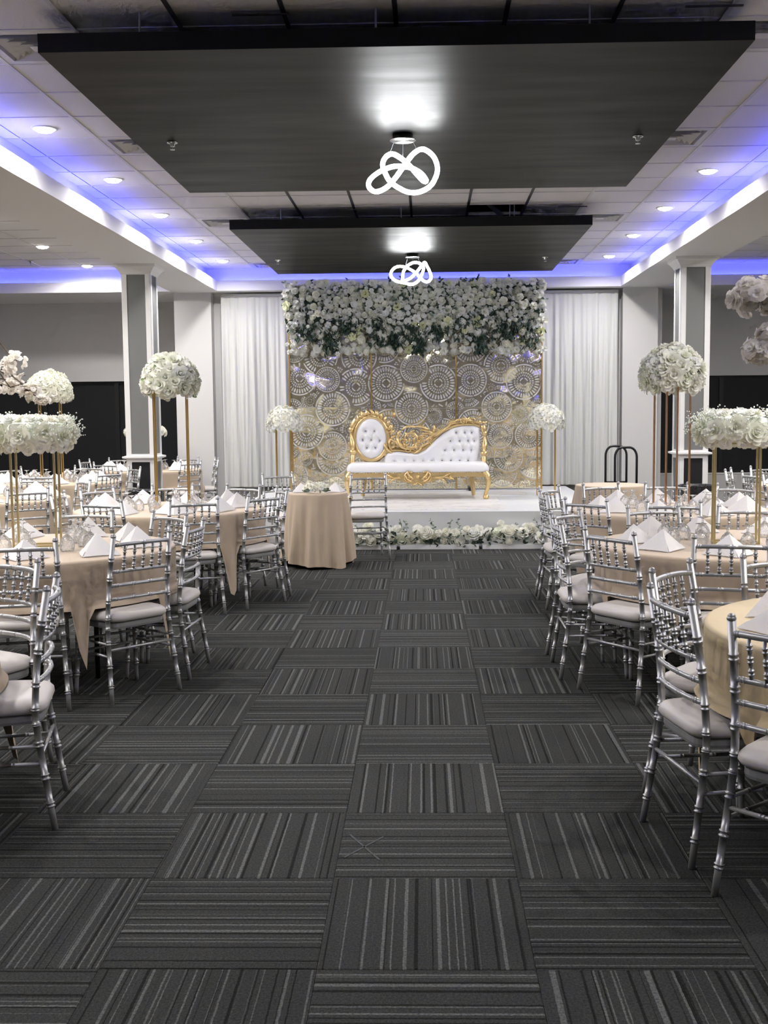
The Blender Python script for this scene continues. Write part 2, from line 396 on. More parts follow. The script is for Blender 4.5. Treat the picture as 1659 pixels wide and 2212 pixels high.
# back bulkhead and its lip, with deep soffits over the alcoves
wallbox('trim_3', [(BI_L, BI_R, 16.98, 17.42, ZB, ZB+.05), (BI_L, BI_R, 16.98, 17.01, ZB+.05, ZL), (XL, XR, YB, YB+.25, ZB+.05, ZC+.25)], 'drywall')
wallbox('trim_4', [(XL, BO_L, 16.98, YW+.02, ZB, ZB+.05), (XL, BO_L, 16.98, 17.01, ZB+.05, ZL), (BO_L, BI_L, 17.01, YW, ZB, ZB+.05)], 'drywall')
wallbox('trim_5', [(BO_R, XR, 16.98, YW+.02, ZB, ZB+.05), (BO_R, XR, 16.98, 17.01, ZB+.05, ZL), (BI_R, BO_R, 17.01, YW, ZB, ZB+.05)], 'drywall')

# ------------------------------------------------------------------ ceiling: deck, tiles, grid bars
cl = MB().box(XL-.1, XR+.1, YF-.1, YW+.4, 4.15, 4.25).build('ceiling', M['plenum']); tag(cl, kind='structure')
TY = .6185; ROW0 = 10.5255-TY/2
ct = MB(); q = .293
ct.add([(-q,-.297,0),(q,-.297,0),(q,.297,0),(-q,.297,0),(-q,-.297,.016),(q,-.297,.016),(q,.297,.016),(-q,.297,.016)], [(3,2,1,0),(4,5,6,7),(0,1,5,4),(1,2,6,5),(2,3,7,6),(3,0,4,7)])
ctile_me = ct.mesh('ceiling_tile', M['ctile'])
VENTS = [(-4, -6), (-4, -2), (-4, 4), (-4, 10), (3, -2), (3, 4), (3, 10), (3, -6)]      # (column, row)
cells = []
for i in range(-14, 14):
    xc = X0+(i+.5)*T
    main = BI_L < xc+.2 and xc-.2 < BI_R
    bay = xc < BO_L+.1 or xc > BO_R-.1
    if not (main or bay) or xc < XL or xc > XR: continue
    for j in range(-24, 12):
        yc = ROW0+(j+.5)*TY
        if yc > 17.1 or yc < YF: continue
        if (i, j) == (1, 3) or (i, j) in VENTS: continue          # one tile is missing above the far panel
        dep = yc; lat = abs(xc/yc+.03) if yc > .5 else 9
        cells.append((0 if yc > 5.7 and lat < .37 and not (-2.0 < xc < 1.6 and (7.2 < yc < 11.3 or yc > 13.5)) else 1, -yc, xc, yc))
cells.sort(); rest = MB()
for n, (h, _, xc, yc) in enumerate(cells):
    if n < 300 and h == 0: link('ceiling_tile', ctile_me, cl, Matrix.Translation((xc, yc, ZC)))
    else: rest.add(ct.v, ct.f, Matrix.Translation((xc, yc, ZC)))
tag(rest.build('ceiling_tiles_beyond', M['ctile'], cl), kind='stuff')
for i in range(-14, 15):
    x = X0+i*T
    if BO_L < x < BI_L or BI_R < x < BO_R or x < XL or x > XR: continue
    MB().box(x-.013, x+.013, YF, YB, ZC-.007, ZC+.03).build('grid_bar', M['grid_black' if -3 < i < 3 else 'grid_white'], cl)
for j in range(-24, 12):
    y = ROW0+j*TY
    if y < YF or y > YB: continue
    for a, c in ((XL, BO_L), (BI_L-.17, BI_R+.17), (BO_R, XR)):
        MB().box(a, c, y-.010, y+.010, ZC-.005, ZC+.028).build('cross_bar', M['grid_white'], cl)
for a in ((BI_L-.17, X0-5*T, YF, YB), (X0+5*T, BI_R+.17, YF, YB), (X0-5*T, X0+5*T, ROW0+11*TY+.01, YB), (XL, BO_L, ROW0+11*TY+.01, YB), (BO_R, XR, ROW0+11*TY+.01, YB), (XL, X0-13*T, YF, YB), (X0+13*T, XR, YF, YB)):
    MB().box(*a, ZC, ZC+.016).build('border_tile', M['ctile'], cl)
# diagonal strut in the open tile
MB().tube([(X0+.75, 12.05, 3.80), (X0+.98, 12.55, 3.70)], .03, 4).build('strut', M['steel_grey'], cl)
MB().tube([(X0+1.12, 12.4, 4.1), (X0+1.12, 12.4, 3.66)], .006, 6).build('hanger_wire', M['grid_white'], cl)

# ------------------------------------------------------------------ lamps: cove LED strips
def led(name, loc, sx, sy, label):
    o = MB().box(-sx/2, sx/2, -sy/2, sy/2, -.006, 0).build(name, M['led'], loc=loc)
    tag(o, label, 'light strip', 'blue cove light strips')
    for side in (1,):
        l = bpy.data.lights.new('cove_lamp', 'AREA'); l.shape = 'RECTANGLE'; l.size = sx; l.size_y = sy
        l.color = (.055, .07, 1.0); l.energy = P_LED*max(sx, sy)
        lo = bpy.data.objects.new('cove_lamp', l); COL.objects.link(lo); lo.parent = o; lo.location = (0, 0, .004); lo.rotation_euler = (pi, 0, 0)
zl = 3.525
led('led_strip', (BI_L-.11, 6.4, zl), .03, 20.6, 'blue light strip hidden in the cove of the posy-table side beam')
led('led_strip', (BI_R+.11, 6.4, zl), .03, 20.6, 'blue light strip hidden in the cove of the hand-truck side beam')
led('led_strip', (X0, YB-.045, zl-.01), 5.9, .03, 'blue light strip hidden in the cove above the stage')
led('led_strip', ((XL+BO_L)/2, YB-.045, zl-.01), BO_L-XL-.2, .03, 'blue light strip in the cove over the posy-side windows')
led('led_strip', ((XR+BO_R)/2, YB-.045, zl-.01), XR-BO_R-.2, .03, 'blue light strip in the cove over the hand-truck side windows')

# ------------------------------------------------------------------ lamps: recessed downlights
def make_down():
    t = thing('recessed_downlight', 'x', 'light')
    MB().lathe([(.098,.004),(.098,-.004),(.080,-.007),(.074,-.002),(.074,.004)], 24, cap=False).build('trim_ring', M['wall_trim'], t, True)
    MB().lathe([(.0745,-.003),(.070,-.014),(.055,-.024),(.03,-.030),(.001,-.032)], 24, cap=False).build('lens', M['lens'], t, True)
    return t
dl = make_down(); used = False
ld = bpy.data.lights.new('downlight_lamp', 'AREA'); ld.shape = 'DISK'; ld.size = .14; ld.energy = P_DOWN; ld.color = (1.0, .965, .92); ld.spread = radians(160)
lb = bpy.data.lights.new('downlight_lamp', 'AREA'); lb.shape = 'DISK'; lb.size = .14; lb.energy = P_BAY; lb.color = (1.0, .95, .91); lb.spread = radians(172)
n_off = 0
def down(x, y, lamp, label, grp, off=False):
    global used, n_off
    t = dl if not used else dup(dl, (0, 0, 0)); used = True
    t.location = (x, y, ZC-.006); tag(t, label, 'light', grp)
    n_off += 1
    if off: t.name = 'recessed_downlight_offscreen'
    lo = bpy.data.objects.new('downlight_lamp_%d_offscreen' % n_off if off else 'downlight_lamp', lamp); COL.objects.link(lo); lo.parent = t; lo.location = (0, 0, -.036)
for s, side in ((-1, 'posy-table'), (1, 'hand-truck')):
    for k in range(-5, 4):                       # the two rows in view run on toward the camera, out of the picture
        if s > 0 and k == -1: continue           # the photograph shows no lamp there
        down(X0+s*2.745, 10.5255+1.86*k, ld, 'round recessed downlight in the ceiling row along the %s side beam' % side, 'downlights along the %s beam' % side, k < -1)
    for k in range(-3, 4):                       # window bays: two lamps in view on the posy side, the rest of each row out of the picture
        if s > 0 and k == 3: continue            # the photograph shows no lamp there
        down(X0+s*4.80, 10.75+1.9*k, lb, 'round recessed downlight over the window tables on the %s side' % side, 'downlights over the %s window bay' % side, s > 0 or k < 2)

# ------------------------------------------------------------------ ceiling vents, sprinklers, suspended panels
def make_vent():
    t = thing('ceiling_vent', 'x', 'vent')
    MB().box(-.29,.29,-.295,.295,.03,.04).build('back_plate', M['vent_dark'], t)
    def sq(r0, r1, z0, z1):
        vs, fs = [], []
        for r, z in ((r0, z0), (r1, z1)):
            vs += [(-r,-r,z),(r,-r,z),(r,r,z),(-r,r,z)]
        return vs, [(i, (i+1) % 4, 4+(i+1) % 4, 4+i) for i in range(4)]
    b = MB()
    for r0, r1, z0, z1 in ((.294,.24,-.004,-.004),(.24,.232,-.004,.03)): b.add(*sq(r0, r1, z0, z1))
    b.build('outer_frame', M['vent'], t)
    for r in (.20, .145, .09):
        MB().add(*sq(r, r-.042, -.012, .024)).build('louvre_ring', M['vent'], t)
    MB().box(-.045,.045,-.045,.045,-.010,-.006).build('centre_plate', M['vent'], t)
    return t
vt = None
for (i, j) in VENTS:
    loc = (X0+(i+.5)*T, ROW0+(j+.5)*TY, ZC)
    lab = 'square white ceiling air vent half hidden behind the black panel, %s side' % ('posy-table' if i < 0 else 'hand-truck')
    if vt is None: vt = make_vent(); vt.location = loc; vt['label'] = lab; vt['group'] = 'ceiling vents posy side'
    else: dup(vt, loc, label=lab, group='ceiling vents %s side' % ('posy' if i < 0 else 'truck'))
ZP = 3.5
def panel(y0, y1, label):
    xa, xb = -2.098, 1.756; xc, yc = (xa+xb)/2, (y0+y1)/2
    t = thing('suspended_panel', label, 'ceiling panel', (xc, yc, ZP), group=None)
    w_, d_ = (xb-xa)/2, (y1-y0)/2
    MB().box(-w_, w_, -d_, d_, 0, .10).build('panel_board', M['panel'], t)
    for sx in (-.72, -.05, .55):
        for sy in (-.96, .96):
            MB().tube([(sx*w_, sy*d_, .10), (sx*w_, sy*d_, ZC-ZP+.01)], .006, 6).build('hanger_rod', M['steel_grey'], t)
    for sx, sz in ((-.45, .02), (.82, .02)):
        MB().box(sx*w_-.01, sx*w_+.3, -d_+.06, -d_+.075, ZC-ZP-.03, ZC-ZP-.022).build('hanger_bracket', M['grid_black'], t)
    MB().box(-.27*w_, -.27*w_+.18, -d_+.03, -d_+.2, .105, .115, Matrix.Rotation(-.5, 4, 'X')).build('bracket_plate', M['steel_grey'], t)
    return t
panel(6.19, 10.07, 'big flat black suspended ceiling panel over the aisle, farther from the stage')
panel(12.07, 15.93, 'big flat black suspended ceiling panel above the sofa and stage')
sp0 = None
for x, y, z in ((-1.83, 8.22, ZP), (1.52, 8.25, ZP), (-1.90, 14.45, ZP), (1.51, 14.5, ZP), (-5.6, 15.9, ZC-.008)):
    if sp0 is None:
        sp0 = thing('sprinkler_head', 'x', 'sprinkler')
        MB().lathe([(.04,0),(.038,-.008),(.018,-.012),(.016,-.03)], 14).build('escutcheon', M['chrome'], sp0, True)
        MB().lathe([(.003,-.03),(.003,-.05),(.018,-.052),(.018,-.054)], 10).build('deflector', M['chrome'], sp0, True)
        s_ = sp0; s_.location = (x, y, z)
    else: s_ = dup(sp0, (x, y, z))
    lab = 'chrome sprinkler head under the black panel over the aisle' if y < 10 else ('chrome sprinkler head under the black panel above the stage' if z == ZP else 'chrome sprinkler head in the tiled ceiling of the window bay')
    tag(s_, lab, 'sprinkler', 'sprinklers '+('aisle panel' if y < 10 else 'stage panel' if z == ZP else 'bay'))

# ------------------------------------------------------------------ chandeliers (knotted light tubes)
def chandelier(x, y, pts, label, rad):
    t = thing('knot_chandelier', label, 'chandelier', (x, y, ZP))
    cn = MB().lathe([(.072,0),(.072,-.036)], 24).build('canopy', M['black'], t, True)
    MB().lathe([(.092,-.037),(.092,-.042)], 24).build('canopy_plate', M['chrome'], cn, True)
    path = spline(pts, 8, True)
    MB().tube(path, rad, 8, closed=True).build('light_tube', M['ring'], t, True)
    zs = sorted(path, key=lambda p: -p[2])
    for a in (-.06, 0, .065):
        near = min(path, key=lambda p: abs(p[0]-a*1.6)*2-p[2])
        MB().tube([(a, 0, -.042), (near[0], near[1], near[2])], .0012, 5).build('wire', M['steel_grey'], t)
    return t
def zp(px, py, d, s=.000406): return ((px-747)*s, d, -.245+(-(py-780))*s)   # traced outline, metres
K1 = [(300,1190,-.10),(480,1110,-.10),(640,930,-.09),(800,700,-.07),(950,510,-.04),(1110,430,0),(1290,540,.05),(1350,760,.07),(1250,1000,.06),(1060,1130,.04),(860,1150,.03),(680,1080,.02),(520,960,.03),(430,800,.05),(385,650,.06),(440,530,.05),(560,500,.0),(710,590,-.03),(860,730,-.05),(1010,890,-.03),(1110,965,.02),(1150,925,.07),(1070,790,.11),(920,690,.13),(760,650,.13),(590,650,.12),(440,700,.10),(300,790,.06),(180,920,.0),(145,1040,-.04),(190,1140,-.08)]
chandelier(-.163, 8.107, [zp(*p) for p in K1], 'glowing white knotted light tube hanging under the aisle panel', .017)
def zq(px, py, d, s=.000494): return ((px-845)*s, d, -.225+(-(py-600))*s)
K2 = [(590,830,-.10),(780,770,-.10),(950,610,-.09),(1080,440,-.06),(1150,360,-.02),(1210,440,.03),(1290,600,.08),(1310,720,.08),(1230,820,.05),(1120,810,.0),(1030,710,.05),(900,570,.10),(760,480,.12),(620,430,.10),(470,430,.07),(350,500,.04),(295,620,.0),(330,740,-.04),(450,820,-.03),(640,850,.03),(820,880,.06),(980,800,.05),(1080,640,.0),(1120,500,-.04),(1040,400,-.06),(900,360,-.03),(760,400,.0),(640,520,.02),(595,660,.0),(600,760,-.05)]
chandelier(-.174, 14.102, [zq(*p) for p in K2], 'glowing white knotted light tube hanging above the sofa', .017)

# ------------------------------------------------------------------ square columns
def column(x, y, label):
    t = thing('square_column', label, 'column', (x, y, 0)); h = .17
    b = MB(); b.box(-h,h,-h,h,0,ZB); core = b.build('shaft', M['wall_trim'], t)
    for k in range(4):
        R_ = Matrix.Rotation(k*pi/2, 4, 'Z')
        # raised stiles and rails around recessed panels
        f = MB()
        for z0, z1 in ((.10, .95), (1.05, 3.27)):
            f.box(-h, -h+.055, -h-.014, -h, z0-.05, z1+.05, R_); f.box(h-.055, h, -h-.014, -h, z0-.05, z1+.05, R_)
            f.box(-h+.055, h-.055, -h-.014, -h, z0-.05, z0, R_); f.box(-h+.055, h-.055, -h-.014, -h, z1, z1+.05, R_)
        f.build('panel_moulding', M['wall_trim'], t)
        MB().box(-h+.056, h-.056, -h-.003, -h+.001, 1.052, 3.268, R_).build('grey_panel', M['col_grey'], t)
        MB().box(-h+.056, h-.056, -h-.003, -h+.001, .102, .948, R_).build('black_panel', M['col_black'] if k == 0 else M['col_grey'], t)
    def ring(prof, nm):
        vs, fs = [], []
        for r, z in prof: vs += [(-r,-r,z),(r,-r,z),(r,r,z),(-r,r,z)]
        for j in range(len(prof)-1): fs += [(4*j+i, 4*j+(i+1) % 4, 4*j+4+(i+1) % 4, 4*j+4+i) for i in range(4)]
        MB().add(vs, fs).build(nm, M['wall_trim'], t)
    ring([(h+.013,.985),(h+.03,.99),(h+.055,1.0),(h+.055,1.02),(h+.03,1.025),(h+.013,1.03)], 'chair_rail')
    ring([(h+.013,3.27),(h+.02,3.28),(h+.03,3.30),(h+.06,3.34),(h+.075,3.355),(h+.09,3.36),(h+.09,ZB-.001)], 'crown')
    ring([(h+.03,0),(h+.03,.05),(h+.013,.06)], 'plinth')
column(-3.60, 14.10, 'white square column with tall grey panels on the posy-table side')
column(3.27, 14.03, 'white square column with tall grey panels on the hand-truck side')

# ------------------------------------------------------------------ chiavari chair
def node_path(p0, p1, n, marks, r, r_end0=1, r_end1=1, ring=1.13, half=.004):
    """straight or bent member with pairs of bamboo rings at the given fractions"""
    L_ = p0
    ts = sorted(set([i/n for i in range(n+1)]+[min(1, max(0, mk+d/L_)) for mk in marks for d in (-.0088,-.0080,-.0048,-.0040,.0040,.0048,.0080,.0088)]))
    out, rad = [], []
    for t in ts:
        out.append(t); k = r*(r_end0+(r_end1-r_end0)*t)
        for mk in marks:
            d = abs(t-mk)
            if .0044/L_ < d < .0084/L_: k = r*ring
        rad.append(k)
    return out, rad
def make_chair():
    t = thing('chiavari_chair', 'x', 'chair')
    S = M['silver']
    def member(name, pts, marks, r, e0=1, e1=1, n=8, seg=8, cap=None):
        P = spline(pts, 12) if len(pts) > 2 else None
        ts, rad = node_path(sum((Vector(q1)-Vector(q0)).length for q0, q1 in zip(pts, pts[1:])), None, seg, marks, r, e0, e1)
        path = []
        for u in ts:
            if P is None: path.append(Vector(pts[0]).lerp(Vector(pts[-1]), u))
            else:
                k = u*(len(P)-1); i = min(int(k), len(P)-2); path.append(P[i].lerp(P[i+1], k-i))
        b = MB().tube(path, rad, n)
        if cap:
            e = path[-1]
            b.lathe([(r*.85,0),(r*.95,.002),(r*1.02,.006),(r*.95,.010),(r*.8,.012),(r*.85,.015),(r*.55,.021),(r*.1,.023)], n, Matrix.Translation(e))
        return b.mesh(name, S, True)
    zt = .893
    for s in (-1, 1):
        me = member('back_post', [(s*.222,0,0),(s*.213,.022,.15),(s*.200,.052,.36),(s*.194,.058,.47),(s*.187,.040,.68),(s*.181,.004,zt)], [.14,.25,.36,.46,.58,.68,.79,.88], .0150, .80, .92, n=10, cap=True)
        link('back_post', me, t)
        me = member('front_leg', [(s*.200,.385,0),(s*.190,.375,.2),(s*.184,.368,.415)], [.3,.5,.7], .0148, .76, 1.0)
        link('front_leg', me, t)
        for z0, z1 in ((.315,.315),(.250,.25)):
            a = Vector((s*(.222-.06*z0), .14*z0, z0)); c = Vector((s*(.20-.035*z1), .385-.04*z1, z1))
            link('stretcher', member('stretcher', [a, c], [.32,.68], .0075, seg=3, n=6), t)
    def yb(z): return interp([(0,0),(.15,.022),(.36,.052),(.47,.058),(.68,.04),(.9,.004)], z)
    def xb(z): return interp([(0,.222),(.36,.2),(.47,.194),(.68,.187),(.9,.181)], z)
    for z, r in ((.852,.0112),(.705,.0098),(.630,.0098),(.556,.0098)):
        x, y = xb(z)-.006, yb(z)
        me = member('back_rail', [(-x,y,z),(-x*.6,y-.020,z+.004),(0,y-.028,z+.005),(x*.6,y-.020,z+.004),(x,y,z)], [.14,.38,.62,.86] if z < .8 else [.1,.5,.9], r, seg=14, n=7)
        link('back_rail', me, t)
    for k in range(5):
        u = (k-2)/2*.115; d = .028*(1-(u/.19)**2)
        me = member('spindle', [(u, yb(.852)-d, .850), (u, yb(.705)-d, .706)], [.22,.5,.78], .0102, .72, .72, seg=2, n=6)
        link('spindle', me, t)
    link('stretcher', member('stretcher', [(-.206,.04,.285),(.206,.04,.285)], [.3,.7], .008, seg=3, n=6), t)
    for z in (.30, .235): link('stretcher', member('stretcher', [(-.188,.373,z),(.188,.373,z)], [.3,.7], .0075, seg=3, n=6), t)
    def outline(grow=0, n=28):
        pts = []
        for k in range(n):
            a = 2*pi*k/n; cx_, sy_ = cos(a), sin(a)
            e = .32; x = (abs(cx_)**e)*(1 if cx_ > 0 else -1); y = (abs(sy_)**e)*(1 if sy_ > 0 else -1)
            wdt = .187+.018*y; pts.append((x*(wdt+grow), .214+y*(.176+grow)))
        return pts
    def slab(levels):
        b = MB(); vs = []; fs = []; n = 28
        for g, z in levels: vs += [(x, y, z) for x, y in outline(g)]
        for j in range(len(levels)-1):
            for k in range(n): fs.append((j*n+k, j*n+(k+1) % n, (j+1)*n+(k+1) % n, (j+1)*n+k))
        fs.append(tuple(reversed(range(n)))); fs.append(tuple((len(levels)-1)*n+k for k in range(n)))
        return b.add(vs, fs)
    link('seat_frame', slab([(-.008,.392),(0,.394),(.003,.405),(.003,.424),(-.002,.428)]).mesh('seat_frame', S, False), t)
    link('seat_cushion', slab([(-.006,.4285),(.012,.434),(.020,.448),(.018,.464),(.004,.479),(-.03,.489),(-.08,.494)]).mesh('seat_cushion', M['seat'], True), t)
    return t
CH = make_chair(); ch_used = False
def chair(x, y, fx, fy, where, grp):
    global ch_used
    rz = atan2(fy, fx)-pi/2
    if grp.startswith('chairs posy'): dr = ''
    else:
        inw = fx*(-1 if grp[7] == 'L' else 1)          # looking away from the aisle
        dr = ('back to the aisle' if inw > .8 else 'facing the aisle' if inw < -.8 else 'facing the stage' if fy > .8 else 'back to the stage' if fy < -.8 else
              ('back to the aisle' if inw > 0 else 'facing the aisle')+(', angled toward stage' if fy > 0 else ', angled from stage'))+' '
    lab = 'silver chiavari chair '+dr+where
    if not ch_used: c = CH; ch_used = True; c.location = (x, y, 0); c.rotation_euler = (0, 0, rz); tag(c, lab, 'chair', grp)
    else: c = dup(CH, (x, y, 0), rz, lab, grp)
    return c

# ------------------------------------------------------------------ tables, cloths, napkins, glasses
def make_table(r, zt=.75):
    t = thing('folding_table', 'x', 'table')
    MB().lathe([(r-.012,zt-.024),(r-.012,zt-.004)], 40).build('tabletop', M['ply'], t)
    for sx in (-.30, .30):
        for sy in (-.22, .22):
            MB().tube([(sx*r/.77, sy*r/.77, zt-.024), (sx*r/.77, sy*r/.77, 0)], .014, 8).build('leg', M['black'], t, True)
        MB().tube([(sx*r/.77, -.22*r/.77, .33), (sx*r/.77, .22*r/.77, .33)], .011, 8).build('crossbar', M['black'], t, True)
        MB().tube([(sx*r/.77, 0, .33), (sx*.2*r/.77, 0, zt-.03)], .010, 6).build('brace', M['black'], t, True)
    return t
def cloth(x, y, r, zt, chairs, mt, seed, zlow=.13, flare=.05, amp=.042):
    rnd = random.Random(seed); n = 160
    ph = [rnd.random()*6.28 for _ in range(5)]; kk = [7+rnd.randint(0,2), 13+rnd.randint(0,3), 21+rnd.randint(0,4)]
    wins = [(atan2(cy+.17*fy-y, cx+.17*fx-x), hypot(cx-x, cy-y)) for cx, cy, fx, fy in chairs]
    def zb(a):
        z = zlow+.03*sin(3*a+ph[3])+.02*sin(5*a+ph[4])
        for wa, d in wins:
            da = abs((a-wa+pi) % (2*pi)-pi)*r
            if d < .62+r: 
                kx = max(0, min(1, (.285-da)/.06)); kx = kx*kx*(3-2*kx)
                z = z*(1-kx)+.5015*kx
        return z
    b = MB(); vs = [(0, 0, zt)]; rows = []
    prof = [(.35,0),(.7,0),(.93,0),(.985,0),(1.0,.004),(1.008,.014)]
    for f, dz in prof:
        rows.append([(r*f*cos(2*pi*k/n), r*f*sin(2*pi*k/n), zt-dz) for k in range(n)])
    L = 12
    for j in range(1, L+1):
        t = j/L; row = []
        for k in range(n):
            a = 2*pi*k/n; z1 = zb(a); z = (zt-.014)+(z1-zt+.014)*t
            drop = (zt-z)
            fold = (sin(kk[0]*a+ph[0])+.7*sin(kk[1]*a+ph[1]+2*t)+.45*sin(kk[2]*a+ph[2]))
            rr = r*1.008+(flare*drop+amp*fold*drop**.8)*min(1, drop*6+.1)
            over = max(0, (z1-.30)/.19)
            if over > 0: rr = rr*(1-over)+(r*1.012+.010*fold*drop+ .03*max(0, t-.85)/.15)*over
            row.append((rr*cos(a), rr*sin(a), z))
        rows.append(row)
    for row in rows: vs += row
    fs = [(0, 1+k, 1+(k+1) % n) for k in range(n)]
    for j in range(len(rows)-1):
        for k in range(n): fs.append((1+j*n+k, 1+(j+1)*n+k, 1+(j+1)*n+(k+1) % n, 1+j*n+(k+1) % n))
    return b.add(vs, fs).build('tablecloth', mt, None, True, (x, y, 0))
def napkin_mesh(seed):
    rnd = random.Random(seed); b = MB()
    A = Vector((0, .0, .140)); Bk = Vector((rnd.uniform(-.03,.03), .150, .002))
    for s in (-1, 1):
        Tp = Vector((s*.170, -.05+rnd.uniform(-.03,.03), .002))
        nrm = (Bk-A).cross(Tp-A).normalized()
        if nrm.z < 0: nrm = -nrm
        def fn(u, v):
            p = A.lerp(Bk, u).lerp(A.lerp(Tp, u) if False else Tp.lerp(Tp, 0), v*.999) if False else None
            e0 = A.lerp(Bk, v); e1 = A.lerp(Tp, v); p = e0.lerp(e1, u)
            p = p + nrm*(.016*sin(pi*u)*v*(1-.5*v))
            return (p.x, p.y, max(p.z, .001))
        b.grid(fn, 6, 6)
        def fn2(u, v):
            p = Vector(fn(u, v)); p = p-nrm*.006; return (p.x, p.y, max(p.z, .0005))
        b.grid(fn2, 6, 6)
        # turned-up cuff layer along the foot of the wing
        def fn3(u, v):
            p = Vector(fn(u, .78+.22*v))+nrm*.004; return (p.x, p.y, max(p.z, .001))
        b.grid(fn3, 6, 2)
    return b.mesh('napkin', M['napkin'], True)
NAP = [napkin_mesh(k) for k in range(4)]
g = MB().lathe([(.036,0),(.041,.012),(.0435,.03),(.041,.052),(.031,.074),(.017,.090),(.0075,.098),(.005,.103),(.007,.108),(.005,.113),(.006,.119),(.014,.125),(.031,.1285),(.033,.130),(.031,.1315),(.008,.1295),(.001,.129)], 18, cap=False)
GLASS = g.mesh('water_goblet', M['glass'], True)
ZT = .762
TABLES = {
 'LF': dict(c=(-2.43,4.02), ch=[(-1.45,4.23,-.97,-.22),(-1.88,4.95,-.52,-.85)], side='by the posy-side table farthest from stage', ph=.2),
 'L1': dict(c=(-2.30,6.53), ch=[(-1.545,5.96,-.76,.65),(-1.40,6.58,-1,.06),(-2.10,5.63,-.22,.97),(-1.69,7.24,-.66,-.75),(-2.32,7.47,0,-1),(-3.0,7.2,.7,-.7)], side='by the posy-side flower ring', ph=.0),
 'L2': dict(c=(-2.15,9.22), ch=[(-1.79,8.42,-.4,.92),(-1.33,8.87,-.82,.57),(-1.25,9.55,-.92,-.36),(-1.66,10.0,-.45,-.88),(-2.33,10.1,.2,-.97),(-2.92,9.74,.83,-.55),(-3.06,9.12,1,.02),(-2.46,8.3,.36,.93)], side='by the posy-side tall rose dome', ph=.1),
 'L3': dict(c=(-4.22,10.5), ch=[(-3.52,9.72,-.66,.74),(-4.2,9.5,0,1),(-3.45,11.1,-.8,-.6),(-4.05,11.45,-.1,-1),(-4.9,11.2,.7,-.7)], side='by the window-side blossom branches', ph=.3),
 'L4': dict(c=(-4.45,13.1), ch=[(-3.62,12.6,-.85,.5),(-4.28,12.12,-.15,1),(-5.1,12.4,.7,.7),(-4.3,14.06,0,-1),(-5.2,13.7,.8,-.5),(-3.62,13.7,-.8,-.6)], side='by the dense window-side rose dome', ph=.2),
 'L5': dict(c=(-4.02,15.85), ch=[(-3.24,15.2,-.8,.6),(-4.35,14.93,.3,.95),(-4.95,15.95,1,-.1),(-3.62,16.78,-.35,-.94),(-3.08,16.25,-.95,-.3),(-4.6,16.6,.6,-.8)], side='by the table behind the column', ph=.1),
 'RF': dict(c=(1.79,3.98), ch=[(.84,3.886,.98,.18),(1.055,3.295,.73,.68),(1.0,4.60,.8,-.6),(1.55,4.93,.25,-.97)], side='by the golden blossom table', ph=.55),
 'R1': dict(c=(1.77,6.55), ch=[(.96,5.94,.81,.58),(.757,6.57,1,.0),(.88,7.18,.8,-.6),(1.50,7.47,.25,-.97),(2.12,7.45,-.35,-.94),(1.52,5.60,.25,.97),(2.2,5.65,-.4,.9)], side='by the truck-side flower ring', ph=.25),
 'R2': dict(c=(1.92,8.85), ch=[(.91,8.86,1,.05),(1.02,9.47,.82,-.55),(1.14,8.10,.68,.73),(1.73,7.88,.2,.97),(1.52,9.86,.4,-.9),(2.1,9.87,-.15,-1),(2.62,9.52,-.7,-.7)], side='by the truck-side tall rose dome', ph=.15),
 'R3': dict(c=(4.22,11.75), ch=[(3.30,11.45,.95,.3),(3.78,12.70,.45,-.9),(3.24,12.15,.9,-.4),(3.75,10.95,.5,.85)], side='by the window table beyond the trucks', ph=.2),
}
TPL = make_table(.77); tpl_used = False
gi = 0
for key, d in TABLES.items():
    cx_, cy_ = d['c']; side = d['side']
    lab = 'round folding table hidden under its cloth '+side
    if not tpl_used: TPL.location = (cx_, cy_, 0); tag(TPL, lab, 'table', 'round banquet tables'); tpl_used = True; 
    else: dup(TPL, (cx_, cy_, 0), .3*gi, lab, 'round banquet tables')
    c = cloth(cx_, cy_, .775, ZT, d['ch'], M['cloth_y'] if key == 'RF' else M['cloth'], 11+gi)
    tag(c, ('golden' if key == 'RF' else 'champagne')+' round tablecloth with chairs pushed up, '+side, 'tablecloth', 'banquet tablecloths')
    for (x, y, fx, fy) in d['ch']:
        dd = hypot(x-cx_, y-cy_)
        if dd < .92: x, y = cx_+(x-cx_)*.92/dd, cy_+(y-cy_)*.92/dd
        n_ = hypot(fx, fy); chair(x, y, fx/n_, fy/n_, side, 'chairs '+key)
    # place settings: one napkin and one upturned goblet for each of ten seats
    angs = [2*pi*k/9+d['ph'] for k in range(9)]
    gob = []
    for k, a in enumerate(angs):
        rnd = random.Random(gi*50+k); rr = .575+rnd.uniform(-.03,.03)
        o = link('napkin', NAP[(k+gi) % 4], None)
        o.location = (cx_+rr*cos(a), cy_+rr*sin(a), ZT+.0005); o.rotation_euler = (0, 0, pi+rnd.uniform(-.75,.75))
        sc = rnd.uniform(.78, .96); o.scale = (sc, sc, sc)
        tag(o, 'white folded napkin standing on the cloth '+side, 'napkin', 'napkins '+key)
        for e in range(1 if k % 3 else 2):
            for _try in range(40):
                a2 = a+rnd.uniform(-.35,.35); r2 = rnd.uniform(.24,.40)
                if all(hypot(r2*cos(a2)-gx, r2*sin(a2)-gy) > .105 for gx, gy in gob): break
            gob.append((r2*cos(a2), r2*sin(a2)))
            o = link('water_goblet', GLASS, None); o.location = (cx_+r2*cos(a2), cy_+r2*sin(a2), ZT+.0005); o.rotation_euler = (0, 0, rnd.random()*6)
            tag(o, 'clear goblet turned upside down on the cloth '+side, 'glass', 'goblets '+key)
    gi += 1

